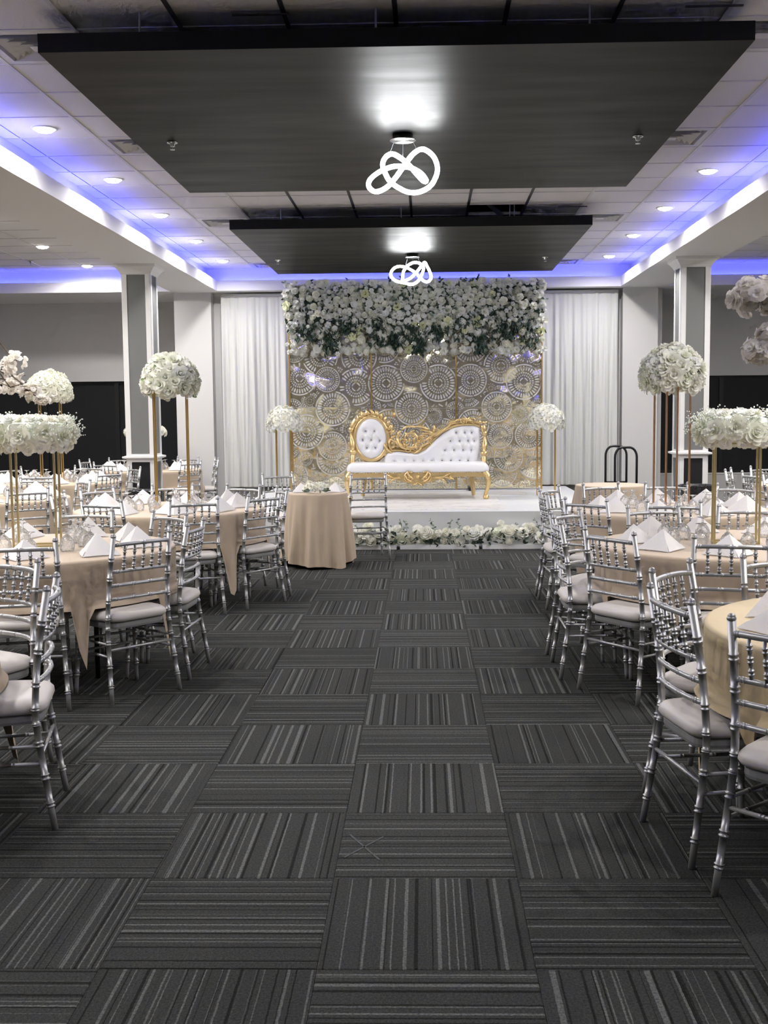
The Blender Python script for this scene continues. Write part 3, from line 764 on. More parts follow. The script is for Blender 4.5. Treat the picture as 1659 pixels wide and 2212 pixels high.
# ------------------------------------------------------------------ flowers
def petal_grid(b, a, r0, r1, h0, h1, curl, hw, nu=3, nv=3, wob=0):
    def fn(u, v):
        uu = (u-.5)*2; wprof = sin(pi*min(1, .25+.62*v))
        ang = a+uu*hw*wprof/(.35+.65*max(r1, .3))*.98
        rad = r0+(r1-r0)*v**.8+curl*max(0, v-.6)*1.6*(1-.3*uu*uu)
        z = h0+(h1-h0)*(v-.45*max(0, v-.55)**1.2*curl*6)-.06*uu*uu*v
        return (rad*cos(ang), rad*sin(ang), z)
    b.grid(fn, nu, nv)
def rose_mesh(name, mt, full=True, seed=1):
    rnd = random.Random(seed); b = MB()
    layers = [(4, .10, .20, .0, .62, .0, 1.1), (5, .16, .42, -.05, .62, .10, 1.25), (5, .22, .68, -.12, .50, .20, 1.35), (6, .26, .92, -.20, .26, .22, 1.3)] if full else [(3, .10, .30, 0, .6, .05, 1.3), (5, .2, .70, -.1, .46, .2, 1.3), (5, .25, .95, -.2, .2, .2, 1.4)]
    for li, (n, r0, r1, h0, h1, cu, hw) in enumerate(layers):
        for k in range(n):
            petal_grid(b, 2*pi*(k+li*.37)/n+rnd.uniform(-.12,.12), r0, r1, h0, h1+rnd.uniform(-.05,.05), cu, hw*2.4/n*1.25, 3 if full else 2, 3)
    b.lathe([(.16,0),(.17,.3),(.10,.52),(.02,.58)], 6, cap=False)
    return b.mesh(name, mt, True)
ROSES = [rose_mesh('rose', M['rose'], True, k) for k in range(3)]
ROSES_W = [rose_mesh('rose', M['rose_w'], True, 10+k) for k in range(3)]
ROSES_S = [rose_mesh('rose', M['rose'], False, 20+k) for k in range(3)]
ROSES_SW = [rose_mesh('rose', M['rose_w'], False, 30+k) for k in range(3)]
def bud_mesh(mt, seed):
    rnd = random.Random(seed); b = MB()
    for li, (n, r0, r1, h0, h1, cu, hw) in enumerate([(3, .08, .22, .2, .86, .0, 1.2), (4, .20, .48, .0, .82, .03, 1.35), (5, .38, .74, -.15, .62, .06, 1.5), (5, .50, .95, -.3, .30, .06, 1.5)]):
        for k in range(n): petal_grid(b, 2*pi*(k+li*.37)/n+rnd.uniform(-.12,.12), r0, r1, h0, h1+rnd.uniform(-.05,.05), cu, hw*2.4/n*1.25, 2, 3)
    b.lathe([(.5,-.3),(.52,.2),(.3,.55),(.05,.7)], 7, cap=False)
    return b.mesh('rose', mt, True)
BUDS = [bud_mesh(M['rose_w'], 50+k) for k in range(3)]+[bud_mesh(M['rose'], 60)]
ROSE_Y = rose_mesh('rose', M['rose_y'], False, 40)
def blossom_mesh(seed):
    rnd = random.Random(seed); b = MB()
    for ring, n, r1, h in ((0, 5, 1.0, .35), (1, 4, .6, .6)):
        for k in range(n):
            petal_grid(b, 2*pi*(k+.5*ring)/n+rnd.uniform(-.2,.2), .08, r1, 0, h+rnd.uniform(-.15,.2), .12, 1.15, 2, 3)
    return b.mesh('blossom', M['blossom'], True)
BLOS = [blossom_mesh(k) for k in range(3)]
def place_flower(parent, mesh, p, nrm, size, rnd, name='rose'):
    q_ = Vector(nrm).normalized().to_track_quat('Z', 'Y').to_matrix().to_4x4()
    Mx = Matrix.Translation(p) @ q_ @ Matrix.Rotation(rnd.random()*6.28, 4, 'Z') @ Matrix.Diagonal((size, size, size*rnd.uniform(.85, 1.1), 1))
    return link(name, mesh, parent, Mx)
def leaf(b, p, d, L, wd, rnd, nrm=None):
    d = Vector(d).normalized(); s = d.cross(Vector((rnd.uniform(-1,1), rnd.uniform(-1,1), rnd.uniform(-.3,1)))).normalized(); up = s.cross(d)
    p = Vector(p)
    b.add([p, p+d*L*.4+s*wd+up*L*.05, p+d*L*.42-up*L*.03, p+d*L*.4-s*wd+up*L*.05, p+d*L*.8+s*wd*.6, p+d*L*.8-s*wd*.6, p+d*L-up*L*.08], [(0,2,1),(0,3,2),(1,2,4),(2,3,5),(2,5,6,4)])
def dome_points(n, rx, rz, zlo, rnd):
    pts = []; ga = pi*(3-sqrt(5))
    for k in range(n):
        c = 1-(1-zlo)*(k+.5)/n; s = sqrt(max(0, 1-c*c)); a = ga*k
        v = Vector((s*cos(a), s*sin(a), c)); pts.append((Vector((v.x*rx, v.y*rx, v.z*rz)), Vector((v.x/rx, v.y/rx, v.z/rz)).normalized()))
    return pts
def stand(t, w_, d_, z0, z1, mt, mbase, top=True, thick=.012, plate=False):
    for sx in (-1, 1):
        for sy in (-1, 1):
            MB().box(sx*w_/2-thick/2, sx*w_/2+thick/2, sy*d_/2-thick/2, sy*d_/2+thick/2, z0, z1).build('rod', mt, t)
    b = MB()
    if plate: b.box(-w_/2-.02, w_/2+.02, -d_/2-.02, d_/2+.02, 0, .018)
    else:
        for s in (-1, 1):
            b.box(-w_/2, w_/2, s*d_/2-thick/2, s*d_/2+thick/2, 0, thick); b.box(s*w_/2-thick/2, s*w_/2+thick/2, -d_/2, d_/2, 0, thick)
    b.build('base_frame', mbase, t)
    if top:
        MB().box(-w_/2-.01, w_/2+.01, -d_/2-.01, d_/2+.01, z1-.006, z1).build('top_plate', mt, t)
def rose_dome(x, y, z, rz, w_, d_, hs, rx, rzr, n, size, meshes, label, mt, mbase, plate=False, seed=3, greens=True):
    rnd = random.Random(seed)
    t = thing('rose_dome_centrepiece', label, 'flower centrepiece', (x, y, z), rz)
    stand(t, w_, d_, 0, hs, mt, mbase, plate=plate)
    zc_ = hs+rzr*.24
    MB().lathe([(rx*.55, zc_-rzr*.25), (rx*.8, zc_-rzr*.05), (rx*.78, zc_+rzr*.3), (rx*.55, zc_+rzr*.62), (rx*.1, zc_+rzr*.78)], 14).build('foam_core', M['rose'], t, True)
    for p, nr in dome_points(n, rx-size*.45, rzr-size*.4, -.32, rnd):
        s = size*rnd.uniform(.82, 1.15); p = p*rnd.uniform(.94, 1.04)+Vector((0, 0, zc_))
        nn = nr+Vector((rnd.uniform(-.25,.25), rnd.uniform(-.25,.25), rnd.uniform(-.2,.2)))
        place_flower(t, rnd.choice(meshes), p, nn, s, rnd)
    if greens:
        b = MB()
        for p, nr in dome_points(22, rx*.80, rzr*.80, -.45, rnd): leaf(b, p+Vector((0, 0, zc_)), nr+Vector((rnd.uniform(-.8,.8), rnd.uniform(-.8,.8), -.2)), size*.8, size*.25, rnd)
        tag(b.build('leaves', M['stem'], t), kind='stuff')
    return t
rose_dome(-2.13, 9.24, ZT, .05, .27, .07, .97, .245, .255, 62, .072, ROSES+ROSES_W[:1], 'tall gold stand topped by a dome of large ivory roses, posy-table side', M['gold'], M['gold'], plate=True, seed=3)
rose_dome(1.92, 8.85, ZT, .42, .22, .16, .97, .255, .26, 60, .076, ROSES+ROSES_W[:2], 'tall rose-gold stand topped by a dome of large white roses, hand-truck side', M['copper'], M['gold'], seed=5)
rose_dome(-4.45, 13.1, ZT, .1, .24, .10, .98, .275, .27, 130, .052, ROSES_S, 'gold stand topped by a dense dome of small ivory roses beside the windows', M['gold'], M['gold'], plate=True, seed=6, greens=False)
rose_dome(-1.96, 15.25, .405, .0, .22, .10, .92, .25, .26, 115, .048, ROSES_SW, 'gold floor stand with dome of white roses on the stage, posy-table end', M['gold'], M['gold'], seed=8, greens=False)
rose_dome(1.605, 15.2, .405, .0, .24, .10, .92, .25, .26, 115, .048, ROSES_SW, 'gold floor stand with dome of white roses on the stage, hand-truck end', M['gold'], M['gold'], seed=9, greens=False)
rose_dome(-4.02, 15.85, ZT, .0, .2, .1, .5, .30, .14, 60, .05, ROSES_SW, 'low white flower centrepiece half hidden behind the square column', M['gold'], M['gold'], seed=12, greens=False)
rose_dome(4.22, 11.75, ZT, .0, .24, .1, .98, .25, .24, 60, .055, ROSES_S, 'gold stand with rose dome on the window table, hand-truck side', M['gold'], M['gold'], seed=13, greens=False)
def ring_piece(x, y, z, rz, label, seed):
    rnd = random.Random(seed); t = thing('flower_ring_centrepiece', label, 'flower centrepiece', (x, y, z), rz)
    stand(t, .25, .13, 0, .585, M['pale_gold'], M['pale_gold'], top=True, thick=.012)
    R_, zc_ = .205, .685
    MB().lathe([(.10,.60),(.18,.62),(.19,.68),(.17,.73),(.10,.745)], 24).build('foam_core', M['breath'], t, True)
    for k in range(11):                     # big roses round the rim
        a = 2*pi*k/11+rnd.uniform(-.1,.1); el = rnd.uniform(-.15,.25)
        p = Vector((.222*cos(a), .222*sin(a), zc_-.04+.05*rnd.random()))
        place_flower(t, rnd.choice(ROSES), p, (cos(a), sin(a), el), rnd.uniform(.066,.078), rnd)
    for k in range(22):
        a = 2*pi*(k+.5)/11+rnd.uniform(-.15,.15); rr = (.07,.17)[k % 2]+rnd.uniform(-.02,.03)
        place_flower(t, rnd.choice(ROSES_W), Vector((rr*cos(a), rr*sin(a), zc_+.065)), (cos(a)*.4, sin(a)*.4, 1), rnd.uniform(.045,.06), rnd)
    for k in range(16):                     # hydrangea-like filler below
        a = 2*pi*k/16+rnd.uniform(-.1,.1)
        place_flower(t, rnd.choice(ROSES_SW), Vector((.205*cos(a), .205*sin(a), zc_-.085)), (cos(a), sin(a), -.5), rnd.uniform(.04,.055), rnd)
    bs, bb = MB(), MB()
    for k in range(300):
        a = rnd.random()*2*pi; e = rnd.uniform(-.7, 1.3)
        base = Vector((.17*cos(a), .17*sin(a), zc_)); d = Vector((cos(a)*cos(e), sin(a)*cos(e), sin(e)*.75+.12))
        L = rnd.uniform(.07, .135); tip = base+d*L
        if k % 3 == 0: bs.tube([base, base+d*L*.6, tip], .0009, 3, cap=False)
        for q_ in range(2):
            bb.ball(tip+Vector((rnd.uniform(-.02,.02), rnd.uniform(-.02,.02), rnd.uniform(-.018,.018))), rnd.uniform(.0035,.006), 5, 3)
    tag(bs.build('breath_stems', M['stem'], t), kind='stuff'); tag(bb.build('babys_breath', M['breath'], t, True), kind='stuff')
ring_piece(-2.345, 6.60, ZT, .12, 'pale gold frame under a ring of roses and baby\'s breath, posy-table side', 21)
ring_piece(1.80, 6.56, ZT, -.15, 'pale gold frame under a ring of roses and baby\'s breath, hand-truck side', 22)
def blossom_tree(x, y, z, clouds, label, seed, size=.03, dens=1.0):
    rnd = random.Random(seed); t = thing('blossom_centrepiece', label, 'flower centrepiece', (x, y, z))
    MB().lathe([(.06,0),(.07,.02),(.05,.10),(.035,.22),(.045,.30)], 16).build('vase', M['gold'], t, True)
    b = MB(); n = 0
    for (cx_, cy_, cz_, rx, ry, rz_) in clouds:
        c = Vector((cx_, cy_, cz_)); mid = Vector((cx_*.25, cy_*.25, cz_*1.08+.12))
        b.tube(spline([(0,0,.25), (cx_*.05, cy_*.05, .6), mid, c], 6), [.012-.0004*i for i in range(19)], 5)
        for k in range(int(dens*34)):
            v = Vector((rnd.gauss(0,1), rnd.gauss(0,1), rnd.gauss(0,1))).normalized()*rnd.uniform(.35, 1)
            p = c+Vector((v.x*rx, v.y*ry, v.z*rz_)); place_flower(t, rnd.choice(BLOS), p, v+Vector((0,0,.25)), size*rnd.uniform(.75, 1.25), rnd, 'blossom'); n += 1
        for k in range(4):
            v = Vector((rnd.gauss(0,1), rnd.gauss(0,1), rnd.gauss(0,.6)))
            b.tube([c, c+Vector((v.x*rx*.7, v.y*ry*.7, v.z*rz_*.7))], .003, 4)
    b.build('branch', M['branch'], t, True)
blossom_tree(1.79, 3.98, ZT, [(-.63,.0,1.175,.11,.11,.065),(-.54,.0,1.19,.12,.12,.075),(-.46,.05,1.20,.12,.12,.075),(-.30,-.05,1.22,.13,.12,.09),(-.62,-.03,.985,.06,.06,.04),(-.57,-.03,1.03,.07,.07,.05),(-.50,.04,1.04,.085,.09,.055),(-.34,.0,1.0,.10,.1,.06),(-.05,.1,1.25,.18,.18,.1),(.25,-.1,1.15,.2,.2,.1)], 'cloud of white silk blossom branches over the golden table', 31, .025, 2.3)
blossom_tree(-4.22, 10.5, ZT, [(.34,.0,1.28,.12,.14,.14),(.28,.0,1.05,.16,.14,.10),(.15,.1,1.2,.2,.2,.16),(.47,.0,1.02,.10,.08,.05),(-.1,-.1,1.3,.22,.2,.15),(.58,0,.93,.07,.06,.025)], 'cream silk blossom branches over the window table, posy-table side', 33, .034, .9)

# ------------------------------------------------------------------ small draped tables and their settings
def small_table(x, y, r, zt, label, seed):
    t = thing('cocktail_table', 'small round pedestal table hidden under '+label, 'table', (x, y, 0))
    MB().lathe([(r-.01,zt-.025),(r-.01,zt-.006)], 32).build('tabletop', M['ply'], t)
    MB().lathe([(.2,0),(.2,.02),(.03,.05),(.03,zt-.025)], 20).build('pedestal', M['black'], t, True)
    c = cloth(x, y, r, zt, [], M['cloth'], seed, zlow=.035, flare=.09, amp=.035); tag(c, 'champagne tablecloth reaching the floor on '+label, 'tablecloth')
small_table(-1.12, 11.25, .305, .742, 'the small table with the rose posy', 61)
small_table(1.98, 12.15, .375, .742, 'the small bare table before the hand trucks', 62)
pz = thing('rose_posy', 'low posy of white roses lying on the small draped table', 'flowers', (-1.11, 11.08, .756))
rnd = random.Random(4); lb_ = MB()
for k in range(13):
    a = k*2.4; rr = .03+.075*sqrt(k/13); place_flower(pz, ROSES_W[k % 3], Vector((rr*cos(a)*1.25, rr*sin(a)*.8, .045+.035*(1-k/13))), (cos(a)*.9, sin(a)*.9-.3, .8), .032, rnd)
for k in range(14):
    a = rnd.random()*6.28; leaf(lb_, (.08*cos(a), .06*sin(a), .015), (cos(a), sin(a), rnd.uniform(-.1,.3)), .07, .018, rnd)
tag(lb_.build('leaves', M['leaf'], pz), kind='stuff')
for k, (x, y, rz_) in enumerate(((-1.29, 11.28, 2.6), (-.94, 11.30, 3.6))):
    o = link('napkin', NAP[k], None); o.location = (x, y, .7425); o.rotation_euler = (0, 0, rz_); o.scale = (.72, .72, .72)
    tag(o, 'white folded napkin beside the rose posy on the small table', 'napkin', 'napkins posy table')
for x, y in ((-1.18, 11.43), (-1.06, 11.44)):
    o = link('water_goblet', GLASS, None); o.location = (x, y, .7425); tag(o, 'clear goblet behind the rose posy on the small table', 'glass', 'goblets posy table')
chair(-1.62, 11.95, .6, -.8, 'behind the small posy table, turned toward the aisle', 'chairs posy table behind')
chair(-.62, 11.62, -.2, .98, 'next to the small posy table, turned toward the stage', 'chairs posy table beside')

# ------------------------------------------------------------------ stage, mats, garland on the floor
ST_X0, ST_X1, ST_Y0, ST_Y1, ST_Z = -2.35, 2.10, 12.80, 17.1, .40
st = thing('stage', 'low white cloth-covered stage platform below the gold backdrop', 'stage', ((ST_X0+ST_X1)/2, (ST_Y0+ST_Y1)/2, 0))
hx, hy = (ST_X1-ST_X0)/2, (ST_Y1-ST_Y0)/2
MB().box(-hx+.01, hx-.01, -hy+.01, hy, 0, ST_Z-.003).build('platform', M['ply'], st)
MB().box(-hx, hx, -hy, hy, ST_Z-.003, ST_Z).build('top_cloth', M['stage_cloth'], st)
rnd = random.Random(2); phs = [(rnd.uniform(2,9), rnd.uniform(2,12), rnd.random()*6) for _ in range(7)]
def sk(u, v):
    x = -hx+2*hx*u; z = ST_Z*(1-v)
    d = sum(sin(a*x+bq*z*3+c) for a, bq, c in phs)/7
    return (x, -hy-.012-.012*d*min(1, v*3)-.02*v, max(z, .004))
MB().grid(sk, 150, 14).build('skirt', M['stage_cloth'], st, True)
for s in (-1, 1):
    MB().box(s*hx-.006, s*hx+.006, -hy, hy, .004, ST_Z-.003).build('side_skirt', M['stage_cloth'], st)
o = MB().box(-1.22, 1.075, -1.1, 1.1, 0, .004).build('marble_mat', M['marble'], loc=(-.165, 14.2, ST_Z)); tag(o, 'marble-print vinyl mat lying under the white and gold sofa', 'mat')
o = MB().box(-1.5, 1.55, -.33, .33, 0, .004).build('marble_mat', M['marble'], loc=(-.2, 15.66, ST_Z)); tag(o, 'marble-print vinyl mat lying at the foot of the backdrop', 'mat')
def floor_garland(x0, x1, label, seed):
    rnd = random.Random(seed); xc = (x0+x1)/2; hw_ = (x1-x0)/2
    t = thing('floor_garland', label, 'flower garland', (xc, 12.60, 0))
    b = MB(); b.box(-hw_+.01, hw_-.01, -.09, .09, 0, .05); b.build('trough', M['wall_trim'], t)
    n = int(hw_*2*42)
    for k in range(n):
        x = -hw_+2*hw_*(k+.5)/n+rnd.uniform(-.03,.03); y = rnd.uniform(-.11,.06); z = rnd.uniform(.04,.20)+(.08 if rnd.random() < .08 else 0)
        big = rnd.random() < .35
        place_flower(t, rnd.choice(BUDS if not big else ROSES_W+BUDS), Vector((x, y, z+.02)), (rnd.uniform(-.4,.4), -1, rnd.uniform(.1,1)), rnd.uniform(.065,.085) if big else rnd.uniform(.045,.06), rnd)
    lv, dk = MB(), MB()
    for k in range(int(hw_*2*95)):
        x = rnd.uniform(-hw_, hw_); leaf(dk, (x, rnd.uniform(-.1,.06), rnd.uniform(.04,.2)), (rnd.uniform(-1,1), rnd.uniform(-1,.2), rnd.uniform(-.3,.7)), rnd.uniform(.06,.1), .022, rnd)
    for k in range(int(hw_*2*6)):
        p = Vector((rnd.uniform(-hw_*.95, hw_*.95), rnd.uniform(-.02,.06), .17)); d = Vector((rnd.uniform(-.5,.5), rnd.uniform(-.2,.1), 1)).normalized(); L = rnd.uniform(.1,.2)
        lv.tube([p, p+d*L], .002, 3)
        for q_ in range(9): leaf(lv, p+d*L*(.3+.08*q_), (rnd.uniform(-1,1), rnd.uniform(-1,1), rnd.uniform(-.2,.6)), rnd.uniform(.025,.04), .013, rnd)
    tag(dk.build('leaves', M['vine'], t), kind='stuff'); tag(lv.build('eucalyptus', M['leaf'], t), kind='stuff')
floor_garland(-1.55, -.35, 'white flower garland on the floor before the stage, next to the posy table', 71)
floor_garland(-.33, .58, 'white flower garland on the floor before the middle of the stage', 72)
floor_garland(.60, 1.62, 'white flower garland on the floor before the stage, hand-truck end', 73)

# ------------------------------------------------------------------ drapes
def drape(x0, x1, label, seed):
    rnd = random.Random(seed); t = thing('drape', label, 'drape', ((x0+x1)/2, 17.22, 0)); hw_ = (x1-x0)/2
    fr = [(rnd.uniform(36,42), rnd.random()*6, .015), (rnd.uniform(58,66), rnd.random()*6, .011), (rnd.uniform(90,110), rnd.random()*6, .005), (rnd.uniform(11,15), rnd.random()*6, .016)]
    def fn(u, v):
        x = -hw_+2*hw_*u; z = 3.36-(3.36-ST_Z-.012)*v
        wv = .35+.65*min(1, v*3)
        d = sum(a*sin(f*(x+.02*sin(3*v+f))+p_+.25*sin(2.2*v*pi+p_)*(1-v)) for f, p_, a in fr)*wv
        if v < .022: d = .004*sin(90*x)
        return (x, d-.0, z)
    MB().grid(fn, 300, 45).build('pleated_cloth', M['drape'], t, True)
    MB().tube([(-hw_, .005, 3.345), (hw_, .005, 3.345)], .024, 10).build('rod_pocket', M['drape'], t, True)
drape(-3.15, -1.55, 'floor-length white pleated drape behind the stage, posy-table side', 5)
drape(1.30, 2.90, 'floor-length white pleated drape behind the stage, hand-truck side', 6)
drape(-1.50, 1.25, 'white pleated drape hidden behind the gold backdrop', 9)

# ------------------------------------------------------------------ gold cut-out backdrop
BY = 16.45; PXM = BY/FPX
def bx(px): return -.160+(px-900)*PXM
def bz(py): return 1.478-(py-900)*PXM
bd = thing('mandala_backdrop', 'tall gold mirrored backdrop of cut-out mandala sheets behind the sofa', 'backdrop', (X0, BY, ST_Z))
DISC = [(815,603,82),(960,687,112),(650,685,110),(300,660,76),(1465,685,107),(1150,672,98),(330,832,106),(800,835,102),(470,705,112),(105,488,72),(490,525,108),(258,525,108),(135,650,104),(195,785,52),(170,970,107),(325,1055,88),(160,1130,46),(330,1130,104),(935,880,48),(665,940,104),(820,985,92),(985,985,92),(640,470,98),(820,470,92),(975,522,56),(1330,590,104),(1480,520,62),(1150,470,104),(1305,830,92),(1165,935,96),(1440,875,52),(1325,1000,78),(1495,1000,84),(1375,1130,88),(1525,1170,94),(1340,1215,90),(1240,1100,80),(1050,1120,100),(880,1130,96),(700,1130,92),(560,1060,84),(520,930,76),(430,960,60),(90,1235,88),(240,1270,70),(450,1280,96),(620,1270,90),(820,1280,100),(1010,1290,90),(1180,1270,92),(1450,1300,86),(1270,720,56),(1400,440,80),(1540,420,70),(90,830,60),(1540,850,70),(400,380,90),(180,350,100),(560,350,90),(740,340,90),(920,350,96),(1080,330,90),(1260,370,100),(1440,300,90),(60,1060,70),(70,380,60),(1560,640,50),(560,830,60),(1060,850,56),(1240,560,44)]
DISC = [(bx(600+x*.3617), bz(580+y*.3617), r*.3617*PXM) for x, y, r in DISC]
_rd = random.Random(77)
for _k in range(150): DISC.append((_rd.uniform(-2.05, 1.7), _rd.uniform(.4, 3.3), _rd.uniform(.17, .27)))
def hole_polys():
    out = []
    def ok(poly, idx):
        for x, y in poly:
            for k in range(idx):
                X, Z, R_ = DISC[k]
                if (x-X)**2+(y-Z)**2 < (R_*1.05)**2: return False
        return True
    def slot(X, Z, a, r0, r1, w0, w1):
        ca, sa = cos(a), sin(a); L = r1-r0
        pts = [(r0, 0), (r0+.18*L, w0), (r0+.55*L, (w0+w1)*.55), (r1-.14*L, w1), (r1, 0), (r1-.14*L, -w1), (r0+.55*L, -(w0+w1)*.55), (r0+.18*L, -w0)]
        return [(X+ca*r-sa*t_, Z+sa*r+ca*t_) for r, t_ in pts]
    def arc(X, Z, a0, a1, r0, r1, n):
        A = [a0+(a1-a0)*k/n for k in range(n+1)]
        return [(X+r1*cos(a), Z+r1*sin(a)) for a in A]+[(X+r0*cos(a), Z+r0*sin(a)) for a in reversed(A)]
    for i, (X, Z, R_) in enumerate(DISC):
        big = R_ > .16
        n = 32 if big else 22
        for k in range(n):
            a = 2*pi*k/n; w_ = .80*pi*R_*.74/n
            p = slot(X, Z, a, R_*.60, R_*.88, w_*.62, w_*.8)
            if ok(p, i): out.append(p)
        if big:
            for (m_, ra, rb) in ((26, .43, .56), (20, .30, .41)):
                for k in range(m_):
                    a = 2*pi*(k+.5)/m_; p = slot(X, Z, a, R_*ra, R_*rb, pi*R_*ra/m_*.45, pi*R_*rb/m_*.74)
                    if ok(p, i): out.append(p)
        else:
            for k in range(14):
                a = 2*pi*(k+.5)/14; p = slot(X, Z, a, R_*.38, R_*.55, pi*R_*.4/14*.4, pi*R_*.5/14*.6)
                if ok(p, i): out.append(p)
        for k in range(4):
            p = arc(X, Z, k*pi/2+.16, (k+1)*pi/2-.16, R_*.17, R_*.24, 5)
            if ok(p, i): out.append(p)
        secs = 36; good = [ok(arc(X, Z, 2*pi*k/secs, 2*pi*(k+1)/secs, R_*.91, R_*.99, 2), i) for k in range(secs)]
        k = 0
        while k < secs:
            if not good[k]: k += 1; continue
            e = k
            while e+1 < secs and good[e+1] and e-k < 5: e += 1
            out.append(arc(X, Z, 2*pi*k/secs+.02, 2*pi*(e+1)/secs-.02, R_*.91, R_*.99, 2*(e-k+1)))
            k = e+1
    return out
HOLES = hole_polys()
# scattered small drops between the discs
rnd = random.Random(8)
for k in range(5200):
    x, z_, a, L = rnd.uniform(-2.02, 1.68), rnd.uniform(.45, 3.3), rnd.random()*pi, rnd.uniform(.013,.019)
    if any((x-X)**2+(z_-Z)**2 < (R_*1.06+L)**2 for X, Z, R_ in DISC): continue
    gx, gz = round(x/.034)*.034, round(z_/.034)*.034
    HOLES.append([(gx+L*cos(a)+.25*L*sin(a)*0, gz+L*sin(a)), (gx-.45*L*sin(a), gz+.45*L*cos(a)), (gx-L*cos(a), gz-L*sin(a)), (gx+.45*L*sin(a), gz-.45*L*cos(a))])
seen = set(); HH = []
for p in HOLES:
    if len(p) == 4:
        key = (round((p[0][0]+p[2][0])/2, 3), round((p[0][1]+p[2][1])/2, 3))
        if key in seen: continue
        seen.add(key)
        c_ = key
        if any((c_[0]-X)**2+(c_[1]-Z)**2 < (R_*1.06+.018)**2 for X, Z, R_ in DISC): continue
    HH.append(p)
HOLES = HH
colx = [bx(627), bx(803), bx(985), bx(1168)]
rows = [[618,770,878,962,1056], [618,706,798,883,970,1056], [618,706,798,881,989,1056]]
n_sheet = 0
for c in range(3):
    for y0p, y1p in zip(rows[c], rows[c][1:]):
        xa, xb_, za, zb_ = colx[c]+.006, colx[c+1]-.006, bz(y1p)+.004, bz(y0p)-.004
        vs = [Vector((xa, za)), Vector((xb_, za)), Vector((xb_, zb_)), Vector((xa, zb_))]; fcs = [[0, 1, 2, 3]]
        for p in HOLES:
            # clip the slot to the sheet, leaving a rim
            if max(q_[0] for q_ in p) < xa+.004 or min(q_[0] for q_ in p) > xb_-.004 or max(q_[1] for q_ in p) < za+.004 or min(q_[1] for q_ in p) > zb_-.004: continue
            if any(q_[0] < xa+.003 or q_[0] > xb_-.003 or q_[1] < za+.003 or q_[1] > zb_-.003 for q_ in p):
                def clip(poly, ax, lim, sgn):
                    res = []
                    for q0, q1 in zip(poly, poly[1:]+poly[:1]):
                        i0, i1 = sgn*(q0[ax]-lim) >= 0, sgn*(q1[ax]-lim) >= 0
                        if i0: res.append(q0)
                        if i0 != i1:
                            t_ = (lim-q0[ax])/(q1[ax]-q0[ax]); res.append((q0[0]+(q1[0]-q0[0])*t_, q0[1]+(q1[1]-q0[1])*t_))
                    return res
                p2 = list(p)
                for ax, lim, sg in ((0, xa+.004, 1), (0, xb_-.004, -1), (1, za+.004, 1), (1, zb_-.004, -1)):
                    if len(p2) >= 3: p2 = clip(p2, ax, lim, sg)
                if len(p2) < 3: continue
                p = p2
            if sum(q0[0]*q1[1]-q1[0]*q0[1] for q0, q1 in zip(p, p[1:]+p[:1])) < 0: p = p[::-1]
            base = len(vs); vs += [Vector(q_) for q_ in p]; fcs.append(list(range(base, base+len(p))))
        r_ = geometry.delaunay_2d_cdt(vs, [], fcs, 1, 1e-5, True)
        keep = [tuple(f) for f, of in zip(r_[2], r_[5]) if all(k == 0 for k in of)]
        mb = MB(); cx_, cz_ = (xa+xb_)/2, (za+zb_)/2
        mb.add([(v.x-cx_, 0, v.y-cz_) for v in r_[0]], keep)
        o = mb.build('cutout_sheet', M['mirror'], bd); o.location = (cx_-X0, -.008, cz_-ST_Z); n_sheet += 1
MB().box(colx[0]-X0, colx[3]-X0, 0, .02, bz(1056)-ST_Z, bz(618)-ST_Z).build('added_backing_sheet', M['backing'], bd)  # white sheet added so cut-outs look fully lit, standing in for the drape
for x in colx:
    MB().box(x-X0-.011, x-X0+.011, -.022, .03, 0, bz(618)-ST_Z).build('frame_upright', M['gold'], bd)
for x in (colx[0]+.5, colx[2]+.2):
    MB().box(x-X0-.03, x-X0+.03, -.30, .05, 0, .05).build('frame_foot', M['black'], bd)

# flower garland along the top of the backdrop
fg = thing('backdrop_garland', 'dense garland of white roses and greenery along the top of the backdrop', 'flower garland', (X0, BY-.06, bz(760)))
rnd = random.Random(14); zb0 = bz(760); W0, W1 = colx[0]-X0-.03, colx[3]-X0+.03
pos = []; tries = 0
while len(pos) < 620 and tries < 40000:
    tries += 1
    x = rnd.uniform(W0, W1); py = 616+rnd.random()**1.25*150
    edge = 706+16*sin(x*2.1+1)+12*sin(x*5.3)
    if py > edge and rnd.random() > .22: continue
    z_ = bz(py)-zb0; r = rnd.uniform(.048, .070) if rnd.random() < .72 else rnd.uniform(.032,.042)
    if any((x-a)**2+(z_-b_)**2 < (.61*(r+c_))**2 for a, b_, c_ in pos): continue
    pos.append((x, z_, r))
pos.sort(key=lambda p: -p[2]); few = MB()
for k, (x, z_, r) in enumerate(pos):
    me = rnd.choice(BUDS*3+ROSES_W) if rnd.random() > .06 else ROSE_Y
    nrm = Vector((rnd.uniform(-.45,.45), -1, rnd.uniform(-.3,.6))); p = Vector((x, -rnd.uniform(.02,.11), z_))
    if k < 300: place_flower(fg, me, p, nrm, r, rnd)
    else:
        q_ = nrm.normalized().to_track_quat('Z', 'Y').to_matrix().to_4x4(); Mx = Matrix.Translation(p) @ q_ @ Matrix.Diagonal((r, r, r, 1))
        few.add([v.co[:] for v in me.vertices], [tuple(f.vertices) for f in me.polygons], Mx)
tag(few.build('small_flowers', M['rose_w'], fg, True), kind='stuff')
lv, dk = MB(), MB()
for k in range(560):
    x = rnd.uniform(W0-.02, W1+.02); py = rnd.uniform(622, 722)
    leaf(dk if rnd.random() < .5 else lv, (x, rnd.uniform(-.09, 0), bz(py)-zb0), (rnd.uniform(-1,1), rnd.uniform(-.9,-.1), rnd.uniform(-1,.7)), rnd.uniform(.05,.10), rnd.uniform(.016,.028), rnd)
